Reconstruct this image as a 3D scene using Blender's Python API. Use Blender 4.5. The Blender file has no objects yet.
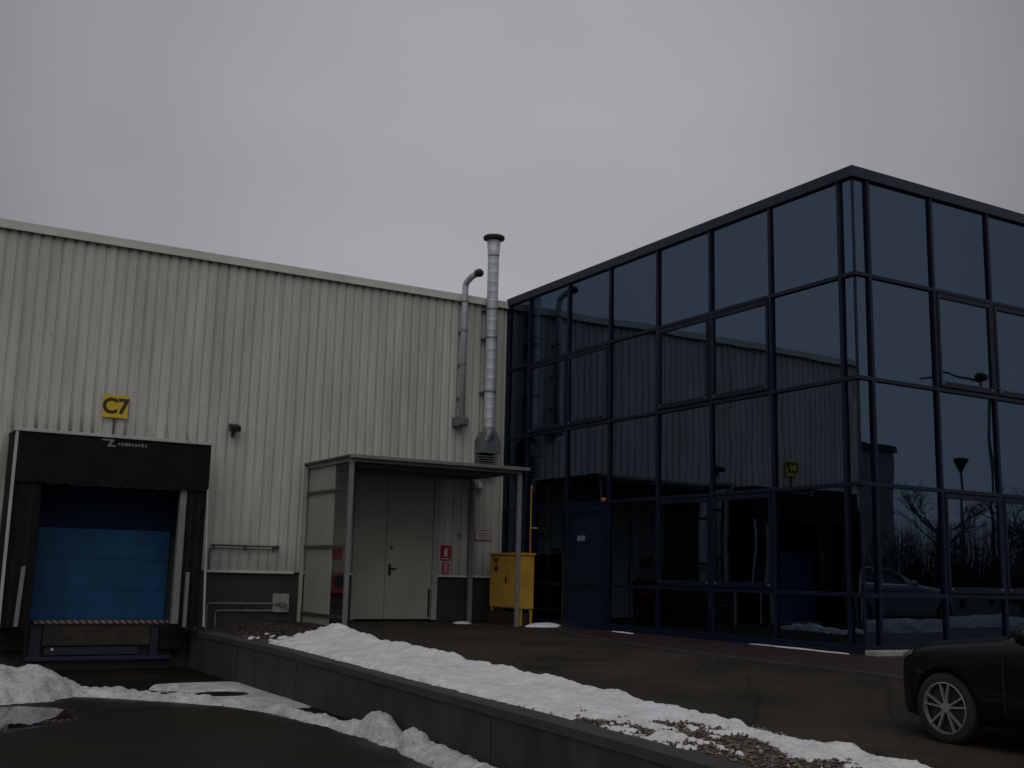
import bpy, bmesh, math, random
import numpy as np
from mathutils import Vector, Matrix, noise as mnoise

random.seed(7)
np.random.seed(7)
SC = bpy.context.scene
COL = SC.collection
R = math.radians
L = 10.908            # depth of the yard front: the warehouse wall stands on y = L, the glass faces on x = 0 and y = 0

# ---------------------------------------------------------------- camera
cam_d = bpy.data.cameras.new('camera')
cam = bpy.data.objects.new('camera', cam_d)
COL.objects.link(cam)
rt = Vector((0.86022, -0.50941, 0.02287)); up = Vector((-0.10497, -0.13303, 0.98554)); fw = Vector((0.49900, 0.85018, 0.16791))
M = Matrix.Identity(4)
for i in range(3):
    M[i][0] = rt[i]; M[i][1] = up[i]; M[i][2] = -fw[i]
M[0][3], M[1][3], M[2][3] = -13.2743, -11.9569, 1.1129
cam.matrix_world = M
cam_d.sensor_width = 36.0
cam_d.lens = 38.99
cam_d.clip_start = 0.05
cam_d.clip_end = 3000
SC.camera = cam

# ---------------------------------------------------------------- world: overcast sky
W = bpy.data.worlds.new("World")
SC.world = W
W.use_nodes = True
nt = W.node_tree
for n in list(nt.nodes):
    nt.nodes.remove(n)
def wn(t, **k):
    n = nt.nodes.new(t)
    for a, b in k.items():
        setattr(n, a, b)
    return n
out = wn('ShaderNodeOutputWorld'); bg = wn('ShaderNodeBackground'); bg.inputs['Strength'].default_value = 0.1
sky = wn('ShaderNodeTexSky', sky_type='NISHITA'); sky.sun_disc = False
SUN_EL, SUN_AZ = R(46), R(212)
sky.sun_elevation = SUN_EL; sky.sun_rotation = SUN_AZ
sky.air_density = 1.0; sky.dust_density = 5.0
hs = wn('ShaderNodeHueSaturation'); hs.inputs['Saturation'].default_value = 0.3
nt.links.new(sky.outputs[0], hs.inputs['Color'])
tc = wn('ShaderNodeTexCoord'); sx = wn('ShaderNodeSeparateXYZ')
nt.links.new(tc.outputs['Generated'], sx.inputs[0])
er = wn('ShaderNodeValToRGB')          # brightness of the cloud sheet by height above the horizon
els = er.color_ramp.elements
els[0].position = 0.0; els[0].color = (.70,)*3 + (1,)
els[1].position = 1.0; els[1].color = (.78,)*3 + (1,)
for p, v in ((.2, .70), (.5, .74), (.7, .72)):
    e = els.new(p); e.color = (v, v, v, 1)
nt.links.new(sx.outputs['Z'], er.inputs[0])
dp = wn('ShaderNodeVectorMath', operation='DOT_PRODUCT')
az = R(30); el0 = R(21)
dp.inputs[1].default_value = (math.sin(az)*math.cos(el0), math.cos(az)*math.cos(el0), math.sin(el0))
nt.links.new(tc.outputs['Generated'], dp.inputs[0])
dm = wn('ShaderNodeMapRange'); dm.inputs[1].default_value = -1; dm.inputs[2].default_value = 1
nt.links.new(dp.outputs['Value'], dm.inputs[0])
ar = wn('ShaderNodeValToRGB')          # lens vignette put into the sky: bright centre ahead, darker ring round it
ar.color_ramp.interpolation = 'EASE'
ae = ar.color_ramp.elements
ae[0].position = 0.0; ae[0].color = (.82, .82, .82, 1); ae[1].position = 1.0; ae[1].color = (1.05, 1.05, 1.05, 1)
for p, v in ((.72, .82), (.90, .66), (.943, .63), (.972, .86)):
    e = ae.new(p); e.color = (v, v, v, 1)
nt.links.new(dm.outputs[0], ar.inputs[0])
nz = wn('ShaderNodeTexNoise'); nz.inputs['Scale'].default_value = 1.9; nz.inputs['Detail'].default_value = 4; nz.inputs['Roughness'].default_value = .5
mp = wn('ShaderNodeMapping'); mp.inputs['Scale'].default_value = (1, 1, 2.2)
nt.links.new(tc.outputs['Generated'], mp.inputs[0]); nt.links.new(mp.outputs[0], nz.inputs['Vector'])
nr = wn('ShaderNodeMapRange'); nr.inputs[1].default_value = .3; nr.inputs[2].default_value = .7; nr.inputs[3].default_value = .90; nr.inputs[4].default_value = 1.07
nt.links.new(nz.outputs['Fac'], nr.inputs[0])
m1 = wn('ShaderNodeMath', operation='MULTIPLY'); m2 = wn('ShaderNodeMath', operation='MULTIPLY'); m3 = wn('ShaderNodeMath', operation='MULTIPLY')
nt.links.new(er.outputs[0], m1.inputs[0]); nt.links.new(ar.outputs[0], m1.inputs[1])
nt.links.new(m1.outputs[0], m2.inputs[0]); nt.links.new(nr.outputs[0], m2.inputs[1])
nt.links.new(m2.outputs[0], m3.inputs[0]); m3.inputs[1].default_value = 5.1
cx = wn('ShaderNodeCombineColor')
for i, g in enumerate((.955, .96, 1.03)):
    mm = wn('ShaderNodeMath', operation='MULTIPLY'); mm.inputs[1].default_value = g
    nt.links.new(m3.outputs[0], mm.inputs[0]); nt.links.new(mm.outputs[0], cx.inputs[i])
mx = wn('ShaderNodeMix', data_type='RGBA'); mx.inputs[0].default_value = 0.06
nt.links.new(cx.outputs[0], mx.inputs[6]); nt.links.new(hs.outputs[0], mx.inputs[7])
nt.links.new(mx.outputs[2], bg.inputs['Color']); nt.links.new(bg.outputs[0], out.inputs['Surface'])

# ---------------------------------------------------------------- sun behind the cloud
sd = bpy.data.lights.new('sun', 'SUN'); sd.energy = 0.5; sd.angle = R(60); sd.color = (1, .97, .93)
so = bpy.data.objects.new('sun', sd); COL.objects.link(so)
dirv = Vector((math.sin(SUN_AZ)*math.cos(SUN_EL), math.cos(SUN_AZ)*math.cos(SUN_EL), math.sin(SUN_EL)))
so.rotation_euler = dirv.to_track_quat('Z', 'Y').to_euler()
so.location = (0, 0, 40)

# ---------------------------------------------------------------- exposure
vs = SC.view_settings
vs.view_transform = 'Standard'; vs.look = 'None'; vs.gamma = 1.0; vs.exposure = 0.0; vs.use_curve_mapping = False
SC.cycles.max_bounces = 8

# ================================================================ materials
def nodes(name):
    m = bpy.data.materials.new(name); m.use_nodes = True
    t = m.node_tree
    return m, t, t.nodes['Principled BSDF']
def rgba(c): return (c[0], c[1], c[2], 1)
def mat(name, c, rough=.6, var=.25, scale=3.0, metallic=0.0, bump=0.0, bscale=None, spec=.5, stretch=(1, 1, 1), rvar=0.0, c2=None, coat=0):
    m, t, b = nodes(name)
    N = t.nodes
    g = N.new('ShaderNodeNewGeometry'); mpg = N.new('ShaderNodeMapping'); mpg.inputs['Scale'].default_value = stretch
    t.links.new(g.outputs['Position'], mpg.inputs[0])
    n = N.new('ShaderNodeTexNoise'); n.inputs['Scale'].default_value = scale; n.inputs['Detail'].default_value = 6; n.inputs['Roughness'].default_value = .62
    t.links.new(mpg.outputs[0], n.inputs['Vector'])
    r = N.new('ShaderNodeValToRGB')
    r.color_ramp.elements[0].position = .3; r.color_ramp.elements[1].position = .7
    lo = [x*(1-var) for x in c]; hi = [min(1, x*(1+var)) for x in c]
    if c2 is not None: lo = c2
    r.color_ramp.elements[0].color = rgba(lo); r.color_ramp.elements[1].color = rgba(hi)
    t.links.new(n.outputs['Fac'], r.inputs[0]); t.links.new(r.outputs[0], b.inputs['Base Color'])
    b.inputs['Roughness'].default_value = rough; b.inputs['Metallic'].default_value = metallic
    b.inputs['Specular IOR Level'].default_value = spec
    if coat: b.inputs['Coat Weight'].default_value = coat; b.inputs['Coat Roughness'].default_value = .06
    if rvar:
        mr = N.new('ShaderNodeMapRange'); mr.inputs[1].default_value = .35; mr.inputs[2].default_value = .65
        mr.inputs[3].default_value = max(.02, rough-rvar); mr.inputs[4].default_value = rough+rvar
        t.links.new(n.outputs['Fac'], mr.inputs[0]); t.links.new(mr.outputs[0], b.inputs['Roughness'])
    if bump:
        n2 = N.new('ShaderNodeTexNoise'); n2.inputs['Scale'].default_value = bscale or scale*6; n2.inputs['Detail'].default_value = 5
        t.links.new(mpg.outputs[0], n2.inputs['Vector'])
        bp = N.new('ShaderNodeBump'); bp.inputs['Strength'].default_value = bump; bp.inputs['Distance'].default_value = .02
        t.links.new(n2.outputs['Fac'], bp.inputs['Height']); t.links.new(bp.outputs[0], b.inputs['Normal'])
    return m

def cladding_material():
    m, t, b = nodes('cream_cladding'); N = t.nodes; K = t.links.new
    g = N.new('ShaderNodeNewGeometry'); s = N.new('ShaderNodeSeparateXYZ'); K(g.outputs['Position'], s.inputs[0])
    mpg = N.new('ShaderNodeMapping'); mpg.inputs['Scale'].default_value = (1, 1, .12); K(g.outputs['Position'], mpg.inputs[0])
    n = N.new('ShaderNodeTexNoise'); n.inputs['Scale'].default_value = 2.2; n.inputs['Detail'].default_value = 7; n.inputs['Roughness'].default_value = .65
    K(mpg.outputs[0], n.inputs['Vector'])
    r = N.new('ShaderNodeValToRGB'); r.color_ramp.elements[0].position = .28; r.color_ramp.elements[1].position = .62
    r.color_ramp.elements[0].color = (.37, .367, .325, 1); r.color_ramp.elements[1].color = (.515, .512, .468, 1)
    K(n.outputs['Fac'], r.inputs[0])
    def rng(sock, a, b_, lo=0., hi=1.):
        q = N.new('ShaderNodeMapRange'); q.interpolation_type = 'SMOOTHSTEP'
        q.inputs[1].default_value = a; q.inputs[2].default_value = b_; q.inputs[3].default_value = lo; q.inputs[4].default_value = hi
        K(sock, q.inputs[0]); return q.outputs[0]
    def mul(a, c):
        q = N.new('ShaderNodeMath'); q.operation = 'MULTIPLY'
        K(a, q.inputs[0])
        if isinstance(c, float): q.inputs[1].default_value = c
        else: K(c, q.inputs[1])
        return q.outputs[0]
    def add(a, c):
        q = N.new('ShaderNodeMath'); q.operation = 'ADD'; q.use_clamp = True; K(a, q.inputs[0]); K(c, q.inputs[1]); return q.outputs[0]
    groove = rng(s.outputs['Y'], L+.008, L+.019)
    # soot streaks that rise above the dock shelter
    mp2 = N.new('ShaderNodeMapping'); mp2.inputs['Scale'].default_value = (4.2, 1, .5); K(g.outputs['Position'], mp2.inputs[0])
    n2 = N.new('ShaderNodeTexNoise'); n2.inputs['Scale'].default_value = 1.6; n2.inputs['Detail'].default_value = 4; K(mp2.outputs[0], n2.inputs['Vector'])
    soot = mul(mul(rng(s.outputs['Z'], 3.45, 4.15, 1., 0.), mul(rng(s.outputs['X'], -7.15, -7.4), rng(s.outputs['X'], -12.6, -11.6))), rng(n2.outputs['Fac'], .36, .6))
    soot = mul(soot, rng(s.outputs['Y'], L-.005, L+.03, .35, 1.))
    # splash dirt near the foot of the wall and a darker tone in the grooves
    foot = mul(rng(s.outputs['Z'], 1.0, 1.75, 1., 0.), rng(n.outputs['Fac'], .3, .7, .25, .55))
    gr = mul(groove, rng(n2.outputs['Fac'], .3, .7, .05, .22))
    mp3 = N.new('ShaderNodeMapping'); mp3.inputs['Scale'].default_value = (6., 1, .16); K(g.outputs['Position'], mp3.inputs[0])
    n3 = N.new('ShaderNodeTexNoise'); n3.inputs['Scale'].default_value = 1.; n3.inputs['Detail'].default_value = 5; K(mp3.outputs[0], n3.inputs['Vector'])
    drip = mul(rng(n3.outputs['Fac'], .56, .72, 0., .3), rng(s.outputs['Z'], 3.5, 7.4, .25, 1.))
    k = add(drip, add(mul(soot, .95), add(foot, gr)))
    mxn = N.new('ShaderNodeMix'); mxn.data_type = 'RGBA'; K(k, mxn.inputs[0]); K(r.outputs[0], mxn.inputs[6]); mxn.inputs[7].default_value = (.085, .083, .075, 1)
    # faint unfaded marks where letters were taken down
    K(mxn.outputs[2], b.inputs['Base Color'])
    b.inputs['Roughness'].default_value = .55; b.inputs['Specular IOR Level'].default_value = .35
    return m

def glass_material():
    m, t, b = nodes('blue_mirror_glass'); N = t.nodes; K = t.links.new
    b.inputs['Base Color'].default_value = (.090, .128, .176, 1); b.inputs['Metallic'].default_value = 1.0; b.inputs['Roughness'].default_value = .012
    b.inputs['Specular Tint'].default_value = (.35, .42, .5, 1)
    tcn = N.new('ShaderNodeTexCoord'); oi = N.new('ShaderNodeObjectInfo')
    ad = N.new('ShaderNodeVectorMath'); ad.operation = 'ADD'
    sc_ = N.new('ShaderNodeVectorMath'); sc_.operation = 'SCALE'; sc_.inputs['Scale'].default_value = 40.
    cmb = N.new('ShaderNodeCombineXYZ'); K(oi.outputs['Random'], cmb.inputs[0]); K(oi.outputs['Random'], cmb.inputs[2]); K(cmb.outputs[0], sc_.inputs[0])
    K(tcn.outputs['Object'], ad.inputs[0]); K(sc_.outputs[0], ad.inputs[1])
    n = N.new('ShaderNodeTexNoise'); n.inputs['Scale'].default_value = .8; n.inputs['Detail'].default_value = 1; K(ad.outputs[0], n.inputs['Vector'])
    bp = N.new('ShaderNodeBump'); bp.inputs['Strength'].default_value = 1.0; bp.inputs['Distance'].default_value = .0028
    K(n.outputs['Fac'], bp.inputs['Height']); K(bp.outputs[0], b.inputs['Normal'])
    return m

def clear_glass_material():
    m, t, b = nodes('clear_sheet'); N = t.nodes; K = t.links.new
    tr = N.new('ShaderNodeBsdfTransparent'); tr.inputs[0].default_value = (.93, .93, .91, 1)
    gl = N.new('ShaderNodeBsdfGlossy'); gl.inputs['Roughness'].default_value = .05
    ms = N.new('ShaderNodeMixShader'); ms.inputs[0].default_value = .05
    K(tr.outputs[0], ms.inputs[1]); K(gl.outputs[0], ms.inputs[2])
    K(ms.outputs[0], N['Material Output'].inputs['Surface'])
    return m

def asphalt_material(name, c, wet, puddles=(), spec=.2):
    """wet asphalt: fine aggregate, damp patches, and glossy puddles (x, y, rx, ry)"""
    m, t, b = nodes(name); N = t.nodes; K = t.links.new
    g = N.new('ShaderNodeNewGeometry')
    n = N.new('ShaderNodeTexNoise'); n.inputs['Scale'].default_value = .55; n.inputs['Detail'].default_value = 8; n.inputs['Roughness'].default_value = .6
    K(g.outputs['Position'], n.inputs['Vector'])
    f = N.new('ShaderNodeTexNoise'); f.inputs['Scale'].default_value = 70; f.inputs['Detail'].default_value = 3; K(g.outputs['Position'], f.inputs['Vector'])
    r = N.new('ShaderNodeValToRGB'); r.color_ramp.elements[0].position = .32; r.color_ramp.elements[1].position = .68
    r.color_ramp.elements[0].color = rgba([x*.5 for x in c]); r.color_ramp.elements[1].color = rgba([x*1.5 for x in c]); K(n.outputs['Fac'], r.inputs[0])
    mxf = N.new('ShaderNodeMix'); mxf.data_type = 'RGBA'; mxf.blend_type = 'MULTIPLY'; mxf.inputs[0].default_value = .7
    fr = N.new('ShaderNodeValToRGB'); fr.color_ramp.elements[0].position = .35; fr.color_ramp.elements[1].position = .65
    fr.color_ramp.elements[0].color = (.5, .5, .5, 1); fr.color_ramp.elements[1].color = (1.35, 1.3, 1.2, 1); K(f.outputs['Fac'], fr.inputs[0])
    K(r.outputs[0], mxf.inputs[6]); K(fr.outputs[0], mxf.inputs[7]); vo = N.new('ShaderNodeTexVoronoi'); vo.feature = 'DISTANCE_TO_EDGE'; vo.inputs['Scale'].default_value = .27
    dist = N.new('ShaderNodeVectorMath'); dist.operation = 'MULTIPLY_ADD'; dist.inputs[1].default_value = (.9, .9, 0); K(n.outputs['Color'], dist.inputs[0]); K(g.outputs['Position'], dist.inputs[2]); K(dist.outputs[0], vo.inputs['Vector'])
    ck = N.new('ShaderNodeMapRange'); ck.inputs[1].default_value = .001; ck.inputs[2].default_value = .007; ck.inputs[3].default_value = .6; ck.inputs[4].default_value = 1.; K(vo.outputs['Distance'], ck.inputs[0])
    mck = N.new('ShaderNodeMix'); mck.data_type = 'RGBA'; mck.blend_type = 'MULTIPLY'; mck.inputs[0].default_value = 1.; K(mxf.outputs[2], mck.inputs[6]); K(ck.outputs[0], mck.inputs[7])
    K(mck.outputs[2], b.inputs['Base Color'])
    mr = N.new('ShaderNodeMapRange'); mr.inputs[1].default_value = .35; mr.inputs[2].default_value = .62
    mr.inputs[3].default_value = wet[0]; mr.inputs[4].default_value = wet[1]; K(n.outputs['Fac'], mr.inputs[0])
    rough = mr.outputs[0]
    bp = N.new('ShaderNodeBump'); bp.inputs['Strength'].default_value = .35; bp.inputs['Distance'].default_value = .006; K(f.outputs['Fac'], bp.inputs['Height'])
    s = N.new('ShaderNodeSeparateXYZ'); K(g.outputs['Position'], s.inputs[0])
    pm = None
    def math_(op, a, c=None, clamp=False):
        q = N.new('ShaderNodeMath'); q.operation = op; q.use_clamp = clamp
        for i, v in enumerate((a, c)):
            if v is None: continue
            if isinstance(v, (int, float)): q.inputs[i].default_value = v
            else: K(v, q.inputs[i])
        return q.outputs[0]
    for (px, py, rx, ry) in puddles:
        dx = math_('DIVIDE', math_('SUBTRACT', s.outputs[0], px), rx); dy = math_('DIVIDE', math_('SUBTRACT', s.outputs[1], py), ry)
        d = math_('ADD', math_('MULTIPLY', dx, dx), math_('MULTIPLY', dy, dy))
        d = math_('ADD', d, math_('MULTIPLY', math_('SUBTRACT', n.outputs['Fac'], .5), 3.2))
        q = N.new('ShaderNodeMapRange'); q.interpolation_type = 'SMOOTHSTEP'; q.inputs[1].default_value = .8; q.inputs[2].default_value = 1.05; q.inputs[3].default_value = 1; q.inputs[4].default_value = 0
        K(d, q.inputs[0])
        pm = q.outputs[0] if pm is None else math_('MAXIMUM', pm, q.outputs[0])
    if pm is not None:
        inv = math_('SUBTRACT', 1.0, pm)
        rough = math_('ADD', math_('MULTIPLY', rough, inv), .012)
        K(math_('MULTIPLY', inv, .35), bp.inputs['Strength'])
    K(rough, b.inputs['Roughness']); K(bp.outputs[0], b.inputs['Normal'])
    b.inputs['Specular IOR Level'].default_value = spec
    if pm is not None: K(math_('ADD', math_('MULTIPLY', pm, .5-spec), spec), b.inputs['Specular IOR Level'])
    return m

def snow_material(name, dirt=.35, thr=.6, top=.8):
    m, t, b = nodes(name); N = t.nodes; K = t.links.new
    g = N.new('ShaderNodeNewGeometry')
    n = N.new('ShaderNodeTexNoise'); n.inputs['Scale'].default_value = 3.; n.inputs['Detail'].default_value = 8; n.inputs['Roughness'].default_value = .68; K(g.outputs['Position'], n.inputs['Vector'])
    r = N.new('ShaderNodeValToRGB'); r.color_ramp.elements[0].position = .32; r.color_ramp.elements[1].position = thr
    r.color_ramp.elements[1].color = rgba([top*.99, top*.985, top*1.01]); r.color_ramp.elements[0].color = rgba([top*(1-dirt), top*.985*(1-dirt), top*.975*(1-dirt)])
    K(n.outputs['Fac'], r.inputs[0])
    f = N.new('ShaderNodeTexNoise'); f.inputs['Scale'].default_value = 21; f.inputs['Detail'].default_value = 7; K(g.outputs['Position'], f.inputs['Vector'])
    sp = N.new('ShaderNodeMapRange'); sp.inputs[1].default_value = .60; sp.inputs[2].default_value = .70; sp.inputs[3].default_value = 0; sp.inputs[4].default_value = dirt*1.7; K(f.outputs['Fac'], sp.inputs[0])
    mxn = N.new('ShaderNodeMix'); mxn.data_type = 'RGBA'; K(sp.outputs[0], mxn.inputs[0]); K(r.outputs[0], mxn.inputs[6]); mxn.inputs[7].default_value = (.16, .13, .11, 1)
    K(mxn.outputs[2], b.inputs['Base Color'])
    bp = N.new('ShaderNodeBump'); bp.inputs['Strength'].default_value = .9; bp.inputs['Distance'].default_value = .035; K(f.outputs['Fac'], bp.inputs['Height']); K(bp.outputs[0], b.inputs['Normal'])
    b.inputs['Roughness'].default_value = .75; b.inputs['Specular IOR Level'].default_value = .25
    return m

def brick_pave_material():
    m, t, b = nodes('red_clinker_paving'); N = t.nodes; K = t.links.new
    g = N.new('ShaderNodeNewGeometry'); br = N.new('ShaderNodeTexBrick'); br.inputs['Scale'].default_value = 5.
    br.inputs['Color1'].default_value = (.055, .022, .021, 1); br.inputs['Color2'].default_value = (.04, .018, .018, 1); br.inputs['Mortar'].default_value = (.02, .017, .016, 1)
    br.inputs['Mortar Size'].default_value = .018
    K(g.outputs['Position'], br.inputs['Vector'])
    n = N.new('ShaderNodeTexNoise'); n.inputs['Scale'].default_value = 1.5; n.inputs['Detail'].default_value = 6; K(g.outputs['Position'], n.inputs['Vector'])
    mxn = N.new('ShaderNodeMix'); mxn.data_type = 'RGBA'; mxn.blend_type = 'MULTIPLY'; mxn.inputs[0].default_value = .7
    K(br.outputs[0], mxn.inputs[6]); K(n.outputs['Color'], mxn.inputs[7]); K(mxn.outputs[2], b.inputs['Base Color'])
    b.inputs['Roughness'].default_value = .5
    return m

def pebble_material():
    m, t, b = nodes('mixed_pebbles'); N = t.nodes; K = t.links.new
    g = N.new('ShaderNodeNewGeometry'); r = N.new('ShaderNodeValToRGB'); e = r.color_ramp.elements
    e[0].position = 0; e[0].color = (.05, .035, .022, 1); e[1].position = 1; e[1].color = (.27, .23, .17, 1)
    for p, c in ((.3, (.11, .065, .04)), (.55, (.16, .11, .065)), (.8, (.09, .08, .07))):
        q = e.new(p); q.color = rgba(c)
    K(g.outputs['Random Per Island'], r.inputs[0]); K(r.outputs[0], b.inputs['Base Color']); b.inputs['Roughness'].default_value = .5
    return m

def stripe_material():
    m, t, b = nodes('red_white_hazard_stripes'); N = t.nodes; K = t.links.new
    g = N.new('ShaderNodeNewGeometry'); s = N.new('ShaderNodeSeparateXYZ'); K(g.outputs['Position'], s.inputs[0])
    a = N.new('ShaderNodeMath'); a.operation = 'ADD'; K(s.outputs[0], a.inputs[0]); K(s.outputs[2], a.inputs[1])
    q = N.new('ShaderNodeMath'); q.operation = 'MULTIPLY'; q.inputs[1].default_value = 8.2; K(a.outputs[0], q.inputs[0])
    fr = N.new('ShaderNodeMath'); fr.operation = 'FRACT'; K(q.outputs[0], fr.inputs[0])
    gt = N.new('ShaderNodeMath'); gt.operation = 'GREATER_THAN'; gt.inputs[1].default_value = .5; K(fr.outputs[0], gt.inputs[0])
    mxn = N.new('ShaderNodeMix'); mxn.data_type = 'RGBA'; K(gt.outputs[0], mxn.inputs[0]); mxn.inputs[6].default_value = (.09, .018, .014, 1); mxn.inputs[7].default_value = (.20, .185, .175, 1)
    K(mxn.outputs[2], b.inputs['Base Color']); b.inputs['Roughness'].default_value = .6
    return m

MT = {}
MT['clad'] = cladding_material()
MT['trim'] = mat('cream_trim', (.52, .52, .475), .5, .12, 1.5, stretch=(1, 1, .3))
MT['flash'] = mat('pale_flashing', (.50, .48, .44), .45, .2, 2.)
MT['plinth'] = mat('dark_green_grey_plinth', (.022, .0225, .0215), .65, .3, 1.6, bump=.25, bscale=30)
MT['roof'] = mat('roof_membrane', (.09, .09, .09), .8, .2, 1)
MT['glass'] = glass_material()
MT['frame'] = mat('navy_aluminium', (.005, .009, .026), .45, .1, 2, spec=.25)
MT['cap'] = mat('navy_roof_trim', (.014, .020, .042), .45, .12, 2, spec=.3)
MT['bluedoor'] = mat('navy_painted_door', (.004, .0125, .028), .5, .12, 3, spec=.25)
MT['rubber'] = mat('black_rubber_curtain', (.006, .006, .0065), .8, .4, 2.5, spec=.2, bump=.15, bscale=9)
MT['rubber2'] = mat('dull_black_rubber', (.008, .008, .008), .75, .4, 5, spec=.2)
MT['white_edge'] = mat('pale_aluminium_edge', (.42, .42, .42), .45, .15, 3, metallic=.2)
MT['dockblue'] = mat('blue_sectional_door', (.009, .062, .145), .6, .3, 1.4, bump=.05, bscale=12, stretch=(1, 1, .5), spec=.25)
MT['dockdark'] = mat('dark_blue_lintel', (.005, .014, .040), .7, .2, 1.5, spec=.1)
MT['levblue'] = mat('blue_painted_steel', (.008, .015, .033), .55, .3, 4)
MT['rust'] = mat('rust_brown_steel', (.024, .017, .011), .7, .45, 5, bump=.2)
MT['stripe'] = stripe_material()
MT['grey_paint'] = mat('grey_painted_steel', (.17, .172, .175), .5, .15, 5)
MT['grey_dark'] = mat('dark_grey_steel', (.05, .05, .052), .5, .2, 4)
MT['door'] = mat('grey_green_steel_door', (.31, .31, .265), .5, .1, 1.5)
MT['doorframe'] = mat('pale_door_frame', (.30, .30, .275), .5, .1, 2)
MT['screen'] = mat('cream_screen_sheet', (.29, .28, .225), .5, .12, 1.5)
MT['clear'] = clear_glass_material()
MT['galv'] = mat('galvanised_sheet', (.50, .53, .55), .5, .16, 4, metallic=.25, stretch=(1, 1, 2.5))
MT['galv_dark'] = mat('weathered_duct', (.16, .18, .185), .5, .3, 6, metallic=.4)
MT['black'] = mat('black_metal', (.012, .012, .013), .5, .2, 4)
MT['yellow'] = mat('yellow_painted_steel', (.50, .285, .036), .5, .1, 3, c2=(.40, .222, .028))
MT['sign_yellow'] = mat('yellow_sign', (.56, .40, .012), .5, .06, 6)
MT['ink'] = mat('brown_black_lettering', (.035, .018, .01), .6, .1, 6)
MT['red'] = mat('red_sign_paint', (.28, .016, .02), .45, .12, 6)
MT['white'] = mat('white_sign_paint', (.55, .54, .54), .5, .08, 6)
MT['pinkwhite'] = mat('faded_notice', (.52, .45, .43), .5, .1, 8)
MT['notice_blue'] = mat('pale_blue_notice', (.16, .19, .30), .5, .5, 30)
MT['wallc'] = mat('dark_retaining_concrete', (.031, .031, .027), .8, .5, 1.5, bump=.5, bscale=24, stretch=(1, 1, .35))
MT['capc'] = mat('retaining_coping', (.040, .040, .043), .7, .25, 2.5, bump=.25, bscale=30)
MT['concrete'] = mat('pale_concrete', (.27, .26, .23), .8, .25, 4, bump=.3)
MT['snow'] = snow_material('clean_snow', .22, .58, .77)
MT['snow_dirty'] = snow_material('ploughed_snow', .5, .66, .66)
MT['yard'] = asphalt_material('wet_yard_asphalt', (.0125, .0098, .0062), (.24, .62), spec=.12, puddles=[(-11.35, 4.2, 1.1, 1.5), (-8.0, 5.9, .8, .7)])
MT['drive'] = asphalt_material('damp_driveway_asphalt', (.032, .0265, .019), (.5, .8), spec=.2)
MT['ground'] = mat('winter_ground', (.30, .30, .31), .9, .5, .06, c2=(.06, .055, .045))
MT['soil'] = mat('brown_soil', (.04, .028, .02), .85, .5, 5, bump=.6, bscale=40)
MT['paving'] = brick_pave_material()
MT['pebble'] = pebble_material()
MT['amber'] = mat('amber_lens', (.30, .09, .03), .35, .05, 5)
MT['carblack'] = mat('black_car_paint', (.003, .003, .0035), .3, .1, 2, coat=.12, spec=.2)
MT['carpale'] = mat('silver_car_paint', (.28, .29, .31), .3, .05, 2, coat=.6)
MT['carglass'] = mat('dark_car_glass', (.004, .005, .006), .04, .05, 2, spec=.7)
MT['tyre'] = mat('tyre_rubber', (.012, .012, .012), .8, .2, 9)
MT['alloy'] = mat('silver_alloy', (.35, .35, .36), .32, .08, 5, metallic=.7)
MT['lens'] = mat('headlamp_lens', (.16, .17, .165), .08, .1, 30, spec=.9)
MT['chrome'] = mat('chrome_strip', (.8, .8, .8), .15, .05, 5, metallic=1.)
MT['bark'] = mat('dark_bark', (.055, .052, .05), .9, .3, 8)
MT['needles'] = mat('dark_needles', (.02, .032, .018), .8, .4, 6)
MT['greywall'] = mat('grey_hall_panel', (.30, .31, .31), .6, .1, .5)

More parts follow.
